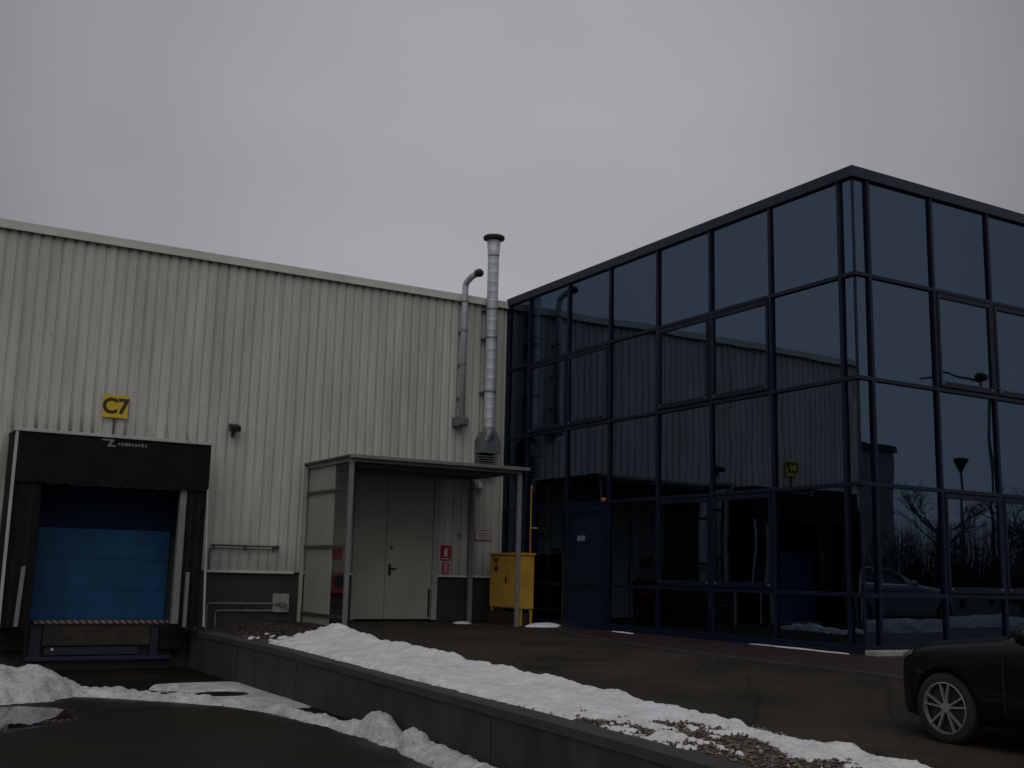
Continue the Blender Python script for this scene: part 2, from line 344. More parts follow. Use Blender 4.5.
# ================================================================ mesh helpers
class MB:
    def __init__(s): s.v = []; s.f = []; s.m = []
    def face(s, idx, mi=0): s.f.append(tuple(idx)); s.m.append(mi)
    def box(s, x0, x1, y0, y1, z0, z1, mi=0):
        o = len(s.v)
        s.v += [(x, y, z) for z in (z0, z1) for y in (y0, y1) for x in (x0, x1)]
        for q in ((0, 2, 3, 1), (4, 5, 7, 6), (0, 1, 5, 4), (2, 6, 7, 3), (0, 4, 6, 2), (1, 3, 7, 5)):
            s.face([o+i for i in q], mi)
        return s
    def prism(s, pts, axis, a, b, mi=0):
        """closed polygon pts (2-D) extruded along axis from a to b"""
        o = len(s.v); n = len(pts)
        def P(p, t): return {'x': (t, p[0], p[1]), 'y': (p[0], t, p[1]), 'z': (p[0], p[1], t)}[axis]
        s.v += [P(p, a) for p in pts] + [P(p, b) for p in pts]
        s.face([o+i for i in range(n)][::-1], mi); s.face([o+n+i for i in range(n)], mi)
        for i in range(n):
            j = (i+1) % n; s.face([o+i, o+j, o+n+j, o+n+i], mi)
        return s
    def tube(s, pts, r, seg=12, mi=0, cap=True):
        pts = [Vector(p) for p in pts]; o = len(s.v); n = len(pts)
        rs = r if isinstance(r, (list, tuple)) else [r]*n
        t0 = (pts[1]-pts[0]).normalized()
        a = t0.orthogonal().normalized()
        for i, p in enumerate(pts):
            t = (pts[min(i+1, n-1)]-pts[max(i-1, 0)]).normalized()
            a = (a - t*a.dot(t)).normalized(); b = t.cross(a)
            for k in range(seg):
                w = 2*math.pi*k/seg
                q = p + (a*math.cos(w)+b*math.sin(w))*rs[i]; s.v.append(tuple(q))
        for i in range(n-1):
            for k in range(seg):
                k2 = (k+1) % seg
                s.face([o+i*seg+k, o+i*seg+k2, o+(i+1)*seg+k2, o+(i+1)*seg+k], mi)
        if cap:
            s.face([o+k for k in range(seg)][::-1], mi); s.face([o+(n-1)*seg+k for k in range(seg)], mi)
        return s
    def lathe(s, prof, origin=(0, 0, 0), axis='z', seg=24, mi=0, cap=True):
        """prof: (radius, along axis)"""
        o = len(s.v); n = len(prof)
        for (r, h) in prof:
            for k in range(seg):
                w = 2*math.pi*k/seg; c, d = r*math.cos(w), r*math.sin(w)
                p = {'z': (c, d, h), 'y': (c, h, d), 'x': (h, c, d)}[axis]
                s.v.append(tuple(origin[i]+p[i] for i in range(3)))
        for i in range(n-1):
            for k in range(seg):
                k2 = (k+1) % seg
                s.face([o+i*seg+k, o+i*seg+k2, o+(i+1)*seg+k2, o+(i+1)*seg+k], mi)
        if cap: s.face([o+k for k in range(seg)][::-1], mi); s.face([o+(n-1)*seg+k for k in range(seg)], mi)
        return s
    def build(s, name, mats, parent=None, loc=(0, 0, 0), smooth=False, bevel=0.0, fixn=True):
        me = bpy.data.meshes.new(name)
        l = Vector(loc)
        me.from_pydata([tuple(Vector(v)-l) for v in s.v], [], s.f)
        for m in (mats if isinstance(mats, (list, tuple)) else [mats]): me.materials.append(MT[m] if isinstance(m, str) else m)
        me.polygons.foreach_set('material_index', s.m)
        if fixn:
            bm = bmesh.new(); bm.from_mesh(me); bmesh.ops.recalc_face_normals(bm, faces=bm.faces); bm.to_mesh(me); bm.free()
        if smooth: me.polygons.foreach_set('use_smooth', [True]*len(me.polygons))
        me.update()
        o = bpy.data.objects.new(name, me); COL.objects.link(o)
        o.location = l
        if parent is not None:
            o.parent = parent
            pw = world_loc(parent); o.location = l - pw
        if bevel:
            b = o.modifiers.new('bevel', 'BEVEL'); b.width = bevel; b.segments = 2; b.limit_method = 'ANGLE'; b.angle_limit = R(50)
        return o
def world_loc(o):
    l = Vector(o.location)
    while o.parent is not None:
        o = o.parent; l += Vector(o.location)
    return l
def thing(name, label, cat, loc=(0, 0, 0), group=None):
    o = bpy.data.objects.new(name, None); COL.objects.link(o); o.location = loc
    o.empty_display_size = .3
    return tag(o, label, cat, group)
def tag(o, label=None, cat=None, group=None, kind=None):
    if label: o['label'] = label
    if cat: o['category'] = cat
    if group: o['group'] = group
    if kind: o['kind'] = kind
    return o
def bx(name, m, parent, x0, x1, y0, y1, z0, z1, bevel=0.0, loc=None):
    return MB().box(x0, x1, y0, y1, z0, z1).build(name, m, parent, loc or ((x0+x1)/2, (y0+y1)/2, z0), bevel=bevel)
def text(name, body, size, m, parent, loc, rot, bold=0.0, ext=.002, align='CENTER'):
    c = bpy.data.curves.new(name, 'FONT'); c.body = body; c.size = size; c.extrude = ext; c.offset = bold
    c.align_x = align; c.align_y = 'CENTER'; c.materials.append(MT[m])
    tmp = bpy.data.objects.new(name+'_tmp', c); COL.objects.link(tmp)
    me = bpy.data.meshes.new_from_object(tmp.evaluated_get(bpy.context.evaluated_depsgraph_get()))
    bpy.data.objects.remove(tmp); me.name = name
    o = bpy.data.objects.new(name, me); COL.objects.link(o); o.rotation_euler = rot
    o.location = Vector(loc) - (world_loc(parent) if parent else Vector())
    o.parent = parent
    return o
FRONT = (R(90), 0, 0)          # lettering that faces -y
LEFTF = (R(90), 0, R(-90))     # lettering that faces -x

def fbm(x, y, sc, octv=4, seed=0.):
    x = np.asarray(x, float); y = np.asarray(y, float)
    out_ = np.zeros(np.broadcast(x, y).shape); amp = 1.; tot = 0.
    for o in range(octv):
        X = x*sc*2**o + 37.3*o + seed; Y = y*sc*2**o + 11.7*o - seed*1.7
        xi = np.floor(X); yi = np.floor(Y); fx = X-xi; fy = Y-yi
        fx = fx*fx*(3-2*fx); fy = fy*fy*(3-2*fy)
        def h(a, b):
            v = np.sin(a*127.1+b*311.7+seed*3.1)*43758.5453
            return v-np.floor(v)
        v = (h(xi, yi)*(1-fx)+h(xi+1, yi)*fx)*(1-fy) + (h(xi, yi+1)*(1-fx)+h(xi+1, yi+1)*fx)*fy
        out_ += v*amp; tot += amp; amp *= .5
    return out_/tot
def sstep(a, b, x):
    t = np.clip((np.asarray(x, float)-a)/(b-a), 0, 1); return t*t*(3-2*t)

# ================================================================ ground
YZ = -.88
def gz(x, y):
    """height of the upper driveway: level along the glass front, falling gently to the near left"""
    x = np.asarray(x, float); y = np.asarray(y, float)
    gy = np.maximum(-.0285*np.maximum(0, 6.5-y), YZ+.03)
    t = sstep(-2.4, -4.6, y)
    a = -2.4*(1-t) + -1.0*t; b = -5.2*(1-t) + -2.8*t
    w = np.clip((x-a)/(b-a), 0, 1); w = w*w*(3-2*w)
    return gy*w
def wall_top(y):
    y = np.asarray(y, float)
    return np.maximum(np.minimum(-.16-.0175*np.maximum(0, 5.7-y), gz(-5.6, y)-.02), YZ+.02)
def strip_z(x, y):
    t = np.clip((np.asarray(x, float)+6.99)/(6.99-5.6), 0, 1)
    return (wall_top(y)-.01)*(1-t) + gz(-5.6, y)*t

def grid_mesh(name, xs, ys, zf, m, keep=None, smooth=True):
    X, Y = np.meshgrid(xs, ys); Z = zf(X, Y)
    nx, ny = len(xs), len(ys)
    mb = MB(); mb.v = list(zip(X.ravel().tolist(), Y.ravel().tolist(), Z.ravel().tolist()))
    for j in range(ny-1):
        for i in range(nx-1):
            q = (j*nx+i, j*nx+i+1, (j+1)*nx+i+1, (j+1)*nx+i)
            if keep is None or any(keep[k//nx, k % nx] for k in q): mb.face(q)
    used = sorted({i for f_ in mb.f for i in f_}); mp_ = {o: n_ for n_, o in enumerate(used)}
    mb.v = [mb.v[i] for i in used]; mb.f = [tuple(mp_[i] for i in f_) for f_ in mb.f]
    return mb.build(name, m, smooth=smooth, fixn=False)

g0 = MB(); g0.v = [(-900, -900, -1.02), (900, -900, -1.02), (900, 900, -1.02), (-900, 900, -1.02)]; g0.face((0, 1, 2, 3))
tag(g0.build('ground', 'ground', fixn=False), kind='structure')
yd = grid_mesh('yard', np.concatenate([np.linspace(-70, -16, 10), np.linspace(-15, -7.1, 17)]), np.concatenate([np.linspace(-70, -14, 10), np.linspace(-13, L+.02, 25)]), lambda x, y: YZ+0*x, 'yard')
tag(yd, kind='structure')
xs = np.concatenate([np.linspace(-6.99, -5.6, 6), np.linspace(-5.3, 1, 22), np.linspace(2, 14, 8), np.linspace(18, 60, 8)])
ys = np.concatenate([np.linspace(-70, -20, 12), np.linspace(-18, L+.02, 60)])
dv = grid_mesh('driveway', xs[5:], ys, lambda x, y: gz(x, y), 'drive'); tag(dv, kind='structure')
gs = grid_mesh('gravel_strip', np.linspace(-7.1, -5.58, 7), ys, lambda x, y: strip_z(x, y)-.004, 'soil'); tag(gs, kind='structure')
# red clinker pavement round the foot of the glass building
def pave_edge(y): return np.interp(y, [-5, -2.6, -.9, 1, 2.35, 5.07, 6.6, 8.2], [-2.55, -2.55, -2.5, -2.43, -2.25, -1.72, -1.15, -.1])
pv = MB(); yy = np.linspace(-5, 8.1, 40); o = 0
for y in yy:
    e = float(pave_edge(y))
    for k in range(6):
        x = e*(1-k/5)+.02*k/5; pv.v.append((x, float(y), float(gz(x, y))+.03))
for j in range(len(yy)-1):
    for k in range(5): pv.face((j*6+k, j*6+k+1, (j+1)*6+k+1, (j+1)*6+k))
o = len(pv.v); pv.v += [(.02, -5, .03), (13, -5, .03), (13, .02, .03), (.02, .02, .03)]; pv.face((o, o+1, o+2, o+3))
tag(pv.build('pavement', 'paving', fixn=False), kind='structure')
kb = MB()
for j in range(len(yy)-1):
    y0, y1 = float(yy[j]), float(yy[j+1])
    e0, e1 = float(pave_edge(y0)), float(pave_edge(y1)); o = len(kb.v)
    for (e, y) in ((e0, y0), (e1, y1)):
        z = float(gz(e, y)); kb.v += [(e-.07, y, z-.05), (e-.07, y, z+.034), (e+.01, y, z+.034), (e+.01, y, z-.05)]
    for q in ((0, 4, 5, 1), (1, 5, 6, 2), (2, 6, 7, 3)): kb.face([o+i for i in q])
tag(kb.build('kerb', 'capc'), kind='structure')

# ================================================================ retaining wall
rw = thing('retaining_wall', 'long low dark concrete retaining wall between the lower yard and the snowy strip', 'wall', (-7.1, 0, YZ))
wb = MB(); cb = MB()
ys_w = [L+.0, 8.0, 5.7, 3, 0, -3, -6, -9, -13, -17, -20]
for i in range(len(ys_w)-1):
    ya, yb = ys_w[i], ys_w[i+1]; za, zb_ = float(wall_top(ya)), float(wall_top(yb))
    for mb_, x0, x1, lo, hi in ((wb, -7.235, -6.96, None, -.09), (cb, -7.255, -6.95, -.09, 0.)):
        o = len(mb_.v)
        for (y, z) in ((ya, za), (yb, zb_)):
            b_ = YZ-.1 if lo is None else z+lo+.001
            mb_.v += [(x0, y, b_), (x1, y, b_), (x1, y, z+hi), (x0, y, z+hi)]
        for q in ((0, 4, 7, 3), (3, 7, 6, 2), (2, 6, 5, 1), (1, 5, 4, 0)): mb_.face([o+k for k in q])
        if i == 0: mb_.face([o, o+3, o+2, o+1])
        if i == len(ys_w)-2: mb_.face([o+4, o+5, o+6, o+7])
wb.build('wall_stem', 'wallc', rw); cb.build('coping', 'capc', rw)
for y in (7.6, 4.6, 1.6, -1.4, -4.4, -7.4):
    zt_ = float(wall_top(y)); jb = MB(); jb.box(-7.2385, -7.2, y-.012, y+.012, YZ, zt_-.095); jb.build('expansion_joint', 'black', rw, (-7.23, y, YZ))

# ================================================================ warehouse
WH = thing('warehouse', 'long cream corrugated metal warehouse with dark plinth along the yard', 'warehouse', (-12, L, YZ))
PIT = .2067; PH = -9.39*1.2 % PIT
def clad(mb, x0, x1, z0, z1):
    pr = []
    k0 = int(math.floor((x0-PH)/PIT))-1
    k = k0
    base = [(0.0, .021), (.04, .021), (.066, 0.), (PIT-.026, 0.)]
    pts = []
    while PH+k*PIT < x1+PIT:
        for dx, d in base: pts.append((PH+k*PIT+dx, d))
        k += 1
    def at(x):
        for a, b in zip(pts, pts[1:]):
            if a[0] <= x <= b[0]: return a[1]+(b[1]-a[1])*(x-a[0])/max(1e-9, b[0]-a[0])
        return 0
    row = [(x0, at(x0))]+[p for p in pts if x0+1e-6 < p[0] < x1-1e-6]+[(x1, at(x1))]
    o = len(mb.v)
    for x, d in row: mb.v += [(x, L+d, z0), (x, L+d, z1)]
    for i in range(len(row)-1): mb.face([o+2*i, o+2*i+2, o+2*i+3, o+2*i+1])
cl = MB()
clad(cl, -45, -10.3, 1.02, 7.47)
clad(cl, -10.3, -7.45, 2.6, 7.47)
clad(cl, -7.45, -3.78, 1.02, 7.47)
clad(cl, -3.78, -1.74, 3.26, 7.47)
clad(cl, -1.74, -.0, 1.02, 7.47)
rs = random.Random(3)
for zrow in (1.5, 2.9, 4.3, 5.7, 7.0):                     # fastener heads sit on the crowns of the profile
    k = int((-20-PH)/PIT)
    while PH+k*PIT < -.3:
        x = PH+k*PIT+.13
        if rs.random() < .3 and not (zrow < 3.6 and (-11.2 < x < -6.8 or -3.9 < x < -1.7)):
            z = zrow + rs.uniform(-.35, .35)
            cl.box(x-.008, x+.008, L-.008, L+.004, z-.008, z+.008, 1)
        k += 1
k = int((-45-PH)/PIT)+1
while PH+k*PIT+.05 < -.02:                                 # dark blocks standing in for the shade inside the open rib ends
    x = PH+k*PIT; cl.box(x-.012, x+.052, L+.002, L+.018, 7.415, 7.462, 2); k += 1
cl.build('wall_cladding', ['clad', 'grey_dark', 'galv_dark'], WH, fixn=False)
def segs(parts_, name, m, y0, y1, z0, z1, bevel=0):
    mb = MB()
    for a, b in parts_: mb.box(a, b, y0, y1, z0, z1)
    return mb.build(name, m, WH, (-12, y0, z0), bevel=bevel)
mbp = MB()
for a, b in ((-45, -10.35), (-7.4, -3.78), (-1.74, -.03)): mbp.box(a, b, L+.03, L+.3, YZ-.1, .985)
mbp.box(-10.35, -7.4, L+.03, L+.3, YZ-.1, -.02)
mbp.build('plinth', 'plinth', WH)
segs(((-45, -10.9), (-7.0, -5.12), (-4.98, -3.78), (-1.74, -.02)), 'base_flashing', 'flash', L-.055, L+.05, .985, 1.035, .006)
segs(((-45, .3),), 'parapet_cap', 'trim', L-.085, L+.35, 7.47, 7.635, .01)
segs(((-45, .28),), 'drip_edge', 'trim', L-.10, L-.086, 7.455, 7.50)
bd = MB(); bd.box(-45, 30, L+.31, L+45, YZ-.1, 7.4)
bd.build('roof', 'roof', WH)
ew = MB(); ew.box(-45.06, -45.0, L, L+45, YZ, 7.5); ew.build('end_wall', 'trim', WH)
# dock opening lining and door
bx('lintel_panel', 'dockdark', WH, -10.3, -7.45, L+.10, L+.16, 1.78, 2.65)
dd = thing.__wrapped__ if False else None
drm = MB()
for i, (z0, z1) in enumerate(((.02, .60), (.607, 1.19), (1.197, 1.775))):
    drm.box(-10.2, -7.72, L+.09-.004*i*0, L+.13, z0, z1)
    drm.box(-10.2, -7.72, L+.083, L+.09, z0+.05, z0+.07); drm.box(-10.2, -7.72, L+.083, L+.09, z1-.27, z1-.255)
drm.box(-10.2, -7.72, L+.131, L+.15, .02, 1.775)
dk = drm.build('dock_door', 'dockblue', WH, (-9, L+.1, 0))
bx('door_jamb', 'grey_paint', WH, -7.80, -7.675, 10.06, 10.2, .0, 2.62, .006)
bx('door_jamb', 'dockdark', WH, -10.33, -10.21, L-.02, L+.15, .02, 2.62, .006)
# double service door under the canopy: a narrow and a wide leaf
fr = MB(); fr.box(-3.80, -3.72, L-.05, L+.1, .03, 3.27); fr.box(-1.85, -1.72, L-.05, L+.1, .03, 3.27); fr.box(-3.72, -1.85, L-.05, L+.1, 3.18, 3.27)
fr.build('door_frame', 'doorframe', WH, (-2.8, L, .03), bevel=.006)
lf1 = bx('door_leaf', 'door', WH, -3.715, -3.005, L+.0, L+.05, .05, 3.175, .006)
lf2 = bx('door_leaf', 'door', WH, -2.993, -1.855, L+.0, L+.05, .05, 3.175, .006)
hb = MB(); hb.box(-2.93, -2.87, L-.02, L-.001, 1.0, 1.24); hb.tube([(-2.90, L-.05, 1.15), (-2.76, L-.05, 1.15)], .014, 8); hb.tube([(-2.90, L-.0, 1.15), (-2.90, L-.055, 1.15)], .012, 8)
hb.build('door_handle', 'black', lf2, (-2.9, L, 1.1))
bx('lock', 'black', lf2, -2.90, -2.85, L-.025, L-.001, 1.58, 1.64, .004)
bx('door_stop', 'black', lf2, -1.93, -1.90, L-.05, L-.001, .1, .72)

# ================================================================ office building, mirror glass
OB = thing('office_building', 'dark blue mirror glass office block with navy mullion grid', 'office', (0, 0, 0))
YM = [L, 9.851, 8.192, 6.607, 5.004, 3.429, 1.861, .275, .0]
XM = [.0, .31, 1.827, 3.305, 4.82, 6.34, 7.86, 9.38, 10.9, 12.0]
ZM = [.13, .904, 2.587, 4.247, 5.923, 7.53]
XR = 12.0
core = MB(); core.box(.12, XR-.05, .12, L+.3, .0, 7.5); core.build('core_wall', 'black', OB)
rc = MB(); rc.prism([(-.07, -.07), (XR+.07, -.07), (XR+.07, L+.4), (.06, L+.4), (.06, L-.02), (-.07, L-.02)], 'z', 7.515, 7.70)
rc.build('roof_trim', 'cap', OB, bevel=.008)
mr_ = MB(); mr_.box(XR-.04, XR, .05, L+.3, .0, 7.51); mr_.build('end_wall', 'greywall', OB)
for y in YM[1:-1]: bx('mullion', 'frame', OB, -.05, .04, y-.030, y+.030, .0, 7.51, .004)
bx('mullion', 'frame', OB, -.05, .04, L-.15, L-.02, .0, 7.51, .004)
for x in XM[1:-1]: bx('mullion', 'frame', OB, x-.030, x+.030, -.05, .04, .0, 7.51, .004)
bx('mullion', 'frame', OB, XR-.08, XR, -.05, .04, .0, 7.51, .004)
bx('corner_seam', 'frame', OB, -.006, .03, -.006, .03, .0, 7.51)
for z in ZM[1:-1]:
    h = .032
    bx('transom', 'frame', OB, -.047, .036, -.047, L-.15, z-h, z+h, .004)
    bx('transom', 'frame', OB, .036, XR, -.047, .036, z-h, z+h, .004)
bx('sill', 'frame', OB, -.075, .03, -.075, L-.02, .0, .15, .006)
bx('sill', 'frame', OB, .03, XR, -.075, .03, .0, .15, .006)
prng = random.Random(11)
def pane(parent, side, a0, a1, z0, z1, off, name='glass_pane', warp=1.):
    """a sheet of glass bowed and tilted by a hair, as fixed panes are"""
    n = 8; mb = MB(); ca, cz = (a0+a1)/2, (z0+z1)/2
    ta, tz = R(prng.gauss(0, .15))*warp, R(prng.gauss(0, .13))*warp; bow = prng.uniform(-.0011, .0011)*warp
    for j in range(n+1):
        for i in range(n+1):
            a = a0+(a1-a0)*i/n; z = z0+(z1-z0)*j/n
            u = (a-ca)/(a1-a0)*2; v = (z-cz)/(z1-z0)*2
            d = off + (a-ca)*math.tan(ta)+(z-cz)*math.tan(tz) + bow*(1-u*u)*(1-v*v)
            mb.v.append((d, a, z) if side == 'L' else (a, d, z))
    for j in range(n):
        for i in range(n):
            q = [j*(n+1)+i, j*(n+1)+i+1, (j+1)*(n+1)+i+1, (j+1)*(n+1)+i]
            mb.face(q if side == 'R' else q[::-1])
    o = len(mb.v); b = off+.028
    e = [(b, a0, z0), (b, a1, z0), (b, a1, z1), (b, a0, z1)] if side == 'L' else [(a0, b, z0), (a1, b, z0), (a1, b, z1), (a0, b, z1)]
    mb.v += e; mb.face((o, o+1, o+2, o+3))
    ob = mb.build(name, 'glass', parent, (off, ca, cz) if side == 'L' else (ca, off, cz), smooth=True, fixn=False)
    return ob
def window(side, a0, a1, z0, z1):
    w = .078; mb = MB(); p0, p1 = -.062, -.005
    a0 += .046; a1 -= .046; z0 += .048; z1 -= .048
    def fb(b0, b1, c0, c1, q0=p0, q1=p1):
        if side == 'L': mb.box(q0, q1, b0, b1, c0, c1)
        else: mb.box(b0, b1, q0, q1, c0, c1)
    fb(a0, a1, z0, z0+w*1.25); fb(a0, a1, z1-w, z1); fb(a0, a0+w*.75, z0+w*1.25, z1-w); fb(a1-w*.75, a1, z0+w*1.25, z1-w)
    wd = mb.build('window', 'frame', OB, (-.03, (a0+a1)/2, z0) if side == 'L' else ((a0+a1)/2, -.03, z0), bevel=.005)
    pane(wd, side, a0+w*.7, a1-w*.7, z0+w*1.2, z1-w*.95, -.03, 'pane', 1.6)
    for a in (a0+.07, a1-.07):
        mb = MB(); fb(a-.022, a+.022, z0+.055, z0+.075, p0-.008, p0-.0005); mb.build('drain_cap', 'grey_paint', wd, (-.07, a, z0) if side == 'L' else (a, -.07, z0))
opening = {('L', 5, 1), ('L', 4, 1), ('L', 2, 1), ('L', 1, 1), ('L', 5, 3), ('L', 4, 3), ('R', 2, 1), ('R', 3, 1), ('R', 2, 3), ('R', 3, 3), ('R', 6, 1), ('R', 6, 3)}
for r_ in range(5):
    z1, z0 = ZM[5-r_], ZM[4-r_]
    for i in range(8):
        a1, a0 = YM[i], YM[i+1]
        if i == 0: a1 = L-.02
        if i == 2 and r_ >= 3: continue
        if ('L', i, r_) in opening: window('L', a0, a1, z0, z1)
        else: pane(OB, 'L', max(a0, .0)+.0, a1, z0, z1, .0 if i < 7 else .001)
    for i in range(9):
        a0, a1 = XM[i], XM[i+1]
        if ('R', i, r_) in opening: window('R', a0, a1, z0, z1)
        else: pane(OB, 'R', a0, a1, z0, z1, .0)
# blue solid door in the third bay
dfm = MB(); dfm.box(-.055, .03, 6.66, 6.74, .02, 2.54); dfm.box(-.055, .03, 8.07, 8.15, .02, 2.54); dfm.box(-.055, .03, 6.74, 8.07, 2.40, 2.54)
dr = dfm.build('door', 'frame', OB, (0, 7.4, .02), bevel=.005)
bx('door_leaf', 'bluedoor', dr, -.03, .02, 6.745, 8.065, .03, 2.32, .005)
bx('header_bar', 'frame', dr, -.045, .02, 6.745, 8.065, 2.322, 2.398, .003)
hm = MB(); hm.box(-.045, -.031, 7.12, 7.18, 1.02, 1.24); hm.tube([(-.031, 7.15, 1.14), (-.085, 7.15, 1.14), (-.088, 7.28, 1.14)], .012, 8); hm.build('door_handle', 'black', dr, (-.03, 7.15, 1.1))
nsn = bx('notice', 'notice_blue', dr, -.036, -.031, 7.44, 7.72, 1.81, 1.92); nsn['label'] = 'small pale blue and white notice'
for k, wdt in enumerate((.22, .26, .18)):
    pass
# amber marker lamp over the door
al = MB(); al.lathe([(.012, 0), (.05, .0), (.052, .03), (.044, .075), (.02, .09)], (0, 0, 0), 'x', 14)
al.v = [(-.05-v[0], 6.70+v[1], 2.63+v[2]) for v in al.v]
tag(al.build('marker_lamp', 'amber', None, (-.05, 6.70, 2.63), smooth=True), 'small amber lamp above the blue door of the glass building', 'lamp')

# ================================================================ loading dock shelter
YF = 10.0
DS = thing('dock_shelter', 'black rubber dock shelter with pale edge strips around a blue door', 'dock shelter', (-9.05, L, 0))
xl, xr = -10.86, -7.28
hc = MB(); hc.box(xl+.03, xr, YF-.0, YF+.035, 2.56, 3.47)
for i in range(11):
    a = xl+.03+(xr-xl-.03)*i/11; hc.box(a, a+.005, YF-.004, YF, 2.62, 3.45)
hc.build('header_curtain', 'rubber', DS, (-9, YF, 2.6), bevel=.006)
def curtain(x0, x1):
    mb = MB(); n = 7
    o = 0
    for i in range(n+1):
        x = x0+(x1-x0)*i/n; y = YF+.06+.02*math.sin(i*2.1)
        mb.v += [(x, y, -.06), (x, y+.01*math.sin(i), 2.75), (x, y+.03, -.06), (x, y+.03, 2.75)]
    for i in range(n):
        a, b = 4*i, 4*i+4
        mb.face((a, b, b+1, a+1)); mb.face((a+2, a+3, b+3, b+2)); mb.face((a, a+2, b+2, b)); mb.face((a+1, b+1, b+3, a+3))
    mb.face((0, 1, 3, 2)); b = 4*n; mb.face((b, b+2, b+3, b+1))
    return mb.build('side_curtain', 'rubber2', DS, ((x0+x1)/2, YF, 0))
curtain(xl+.06, -10.33); curtain(-7.665, xr-.02)
sp = MB()
sp.box(xl-.005, xl+.05, YF+.036, L-.0, -.06, 3.47); sp.build('side_panel', 'rubber2', DS, (xl, L, 0))
sp = MB(); sp.box(xr-.06, xr-.005, YF+.1, L-.0, -.06, 3.47); sp.build('side_panel', 'rubber2', DS, (xr, L, 0))
tp = MB(); tp.box(xl, xr, YF+.04, L, 3.43, 3.485); tp.build('top_panel', 'rubber2', DS, (-9, L, 3.4))
e1 = MB(); e1.box(xl-.04, xr+.02, YF-.03, YF+.04, 3.472, 3.532); e1.box(xl-.04, xr+.02, YF+.04, L, 3.487, 3.52)
e1.build('top_edge', 'white_edge', DS, (-9, YF, 3.4), bevel=.008)
def edge(xa, xb, w):
    mb = MB(); mb.prism([(xa, 3.47), (xa+w, 3.47), (xb+w, -.06), (xb, -.06)], 'y', YF-.012, YF+.02); return mb.build('edge_strip', 'white_edge', DS, (xa, YF, 0), bevel=.005)
edge(xl-.012, xl-.012, .055)
mb = MB(); mb.prism([(xr-.028, 2.60), (xr+.006, 2.60), (xr+.106, -.06), (xr+.066, -.06)], 'y', YF-.012, YF+.03); mb.build('edge_strip', 'white_edge', DS, (xr, YF, 0), bevel=.005)
g1 = MB(); g1.prism([(-10.555, 1.03), (-10.485, 1.03), (-10.525, -.04), (-10.60, -.04)], 'y', YF-.02, YF+.05); g1.build('guide_bar', 'grey_paint', DS, (-10.55, YF, 0), bevel=.006)
g2 = MB(); g2.box(-7.60, -7.535, YF-.02, YF+.05, -.06, .98); g2.build('guide_bar', 'grey_paint', DS, (-7.57, YF, 0), bevel=.006)
lg = MB(); zc = 3.385
lg.prism([(-9.36, zc+.06), (-9.14, zc+.06), (-9.14, zc+.03), (-9.20, zc-.05), (-9.10, zc-.05), (-9.10, zc-.08), (-9.26, zc-.08), (-9.20, zc+.03), (-9.36, zc+.03)], 'y', YF-.008, YF-.003)
lg.build('logo_mark', 'grey_paint', DS, (-9.25, YF, 3.3))
lt = MB(); lr = random.Random(8)
for k in range(9):                                        # maker's line, too small to read: short worn strokes
    a = -9.06+k*.062; lt.box(a, a+lr.uniform(.035, .05), YF-.008, YF-.003, zc-.055+lr.uniform(0, .012), zc+.0+lr.uniform(0, .015))
lt.build('logo_lettering', 'grey_paint', DS, (-8.8, YF, zc))

# dock leveller in the sill
DL = thing('dock_leveller', 'blue steel dock leveller with rusty lip under the striped sill', 'dock leveller', (-9, L, YZ))
bx('hazard_strip', 'stripe', DL, -10.18, -7.72, L-.30, L-.275, -.015, .045)
bx('deck_plate', 'rust', DL, -10.18, -7.72, L-.275, L+.08, -.06, .015)
bx('lip', 'rust', DL, -10.0, -8.05, L-.27, L-.24, -.42, -.062, .004)
fb_ = MB(); fb_.box(-10.22, -10.02, L-.24, L-.12, -.62, -.03); fb_.box(-8.03, -7.88, L-.24, L-.12, -.62, -.03); fb_.box(-10.28, -7.62, L-.26, L-.10, -.70, -.622)
fb_.build('frame', 'levblue', DL, (-9, L-.2, -.6), bevel=.006)
bx('front_bar', 'levblue', DL, -9.95, -8.25, L-.235, L-.15, -.60, -.45, .006)
bx('rubber_bumper', 'rubber2', DL, -10.72, -10.32, L-.28, L+.02, -.52, -.06, .02)
bx('rubber_bumper', 'rubber2', DL, -7.86, -7.40, L-.28, L+.02, -.52, -.06, .02)
pl = MB(); pl.lathe([(.01, 0), (.03, 0), (.03, .03), (.02, .045)], (0, 0, 0), 'y', 12); pl.v = [(-9.82+v[0], L-.27-v[1]+.0, -.49+v[2]) for v in pl.v]
pl.build('pin_cap', 'white', DL, (-9.82, L-.27, -.49))
bx('pit_wall', 'black', DL, -10.30, -7.60, L-.10, L+.02, YZ, -.02)

# C7 sign on a short stem
SG = thing('dock_number_sign', 'square yellow sign with brown C7 on a stem above the dock', 'sign', (-9.01, L, 3.6))
bx('plate', 'sign_yellow', SG, -9.255, -8.765, L-.075, L-.062, 3.965, 4.42, .003)
text('lettering', 'C7', .42, 'ink', SG, (-9.01, L-.079, 4.185), FRONT, .013)
sm = MB(); sm.box(-9.03, -8.99, L-.06, L-.035, 3.46, 4.30); sm.box(-9.06, -8.96, L-.035, L+.0, 4.1, 4.16); sm.build('stem', 'grey_dark', SG, (-9.01, L, 3.5))

# wall floodlight
FL = thing('floodlight', 'small dark floodlight mounted on the cream wall right of the dock', 'light', (-6.6, L, 3.95))
h_ = MB(); h_.prism([(L-.05, 3.90), (L-.24, 3.87), (L-.27, 3.99), (L-.05, 4.06)], 'x', -6.72, -6.51); h_.build('housing', 'black', FL, (-6.6, L-.1, 3.95), bevel=.012)
b_ = MB(); b_.box(-6.64, -6.59, L-.06, L+.01, 3.78, 4.02); b_.build('bracket', 'grey_dark', FL, (-6.6, L, 3.8))

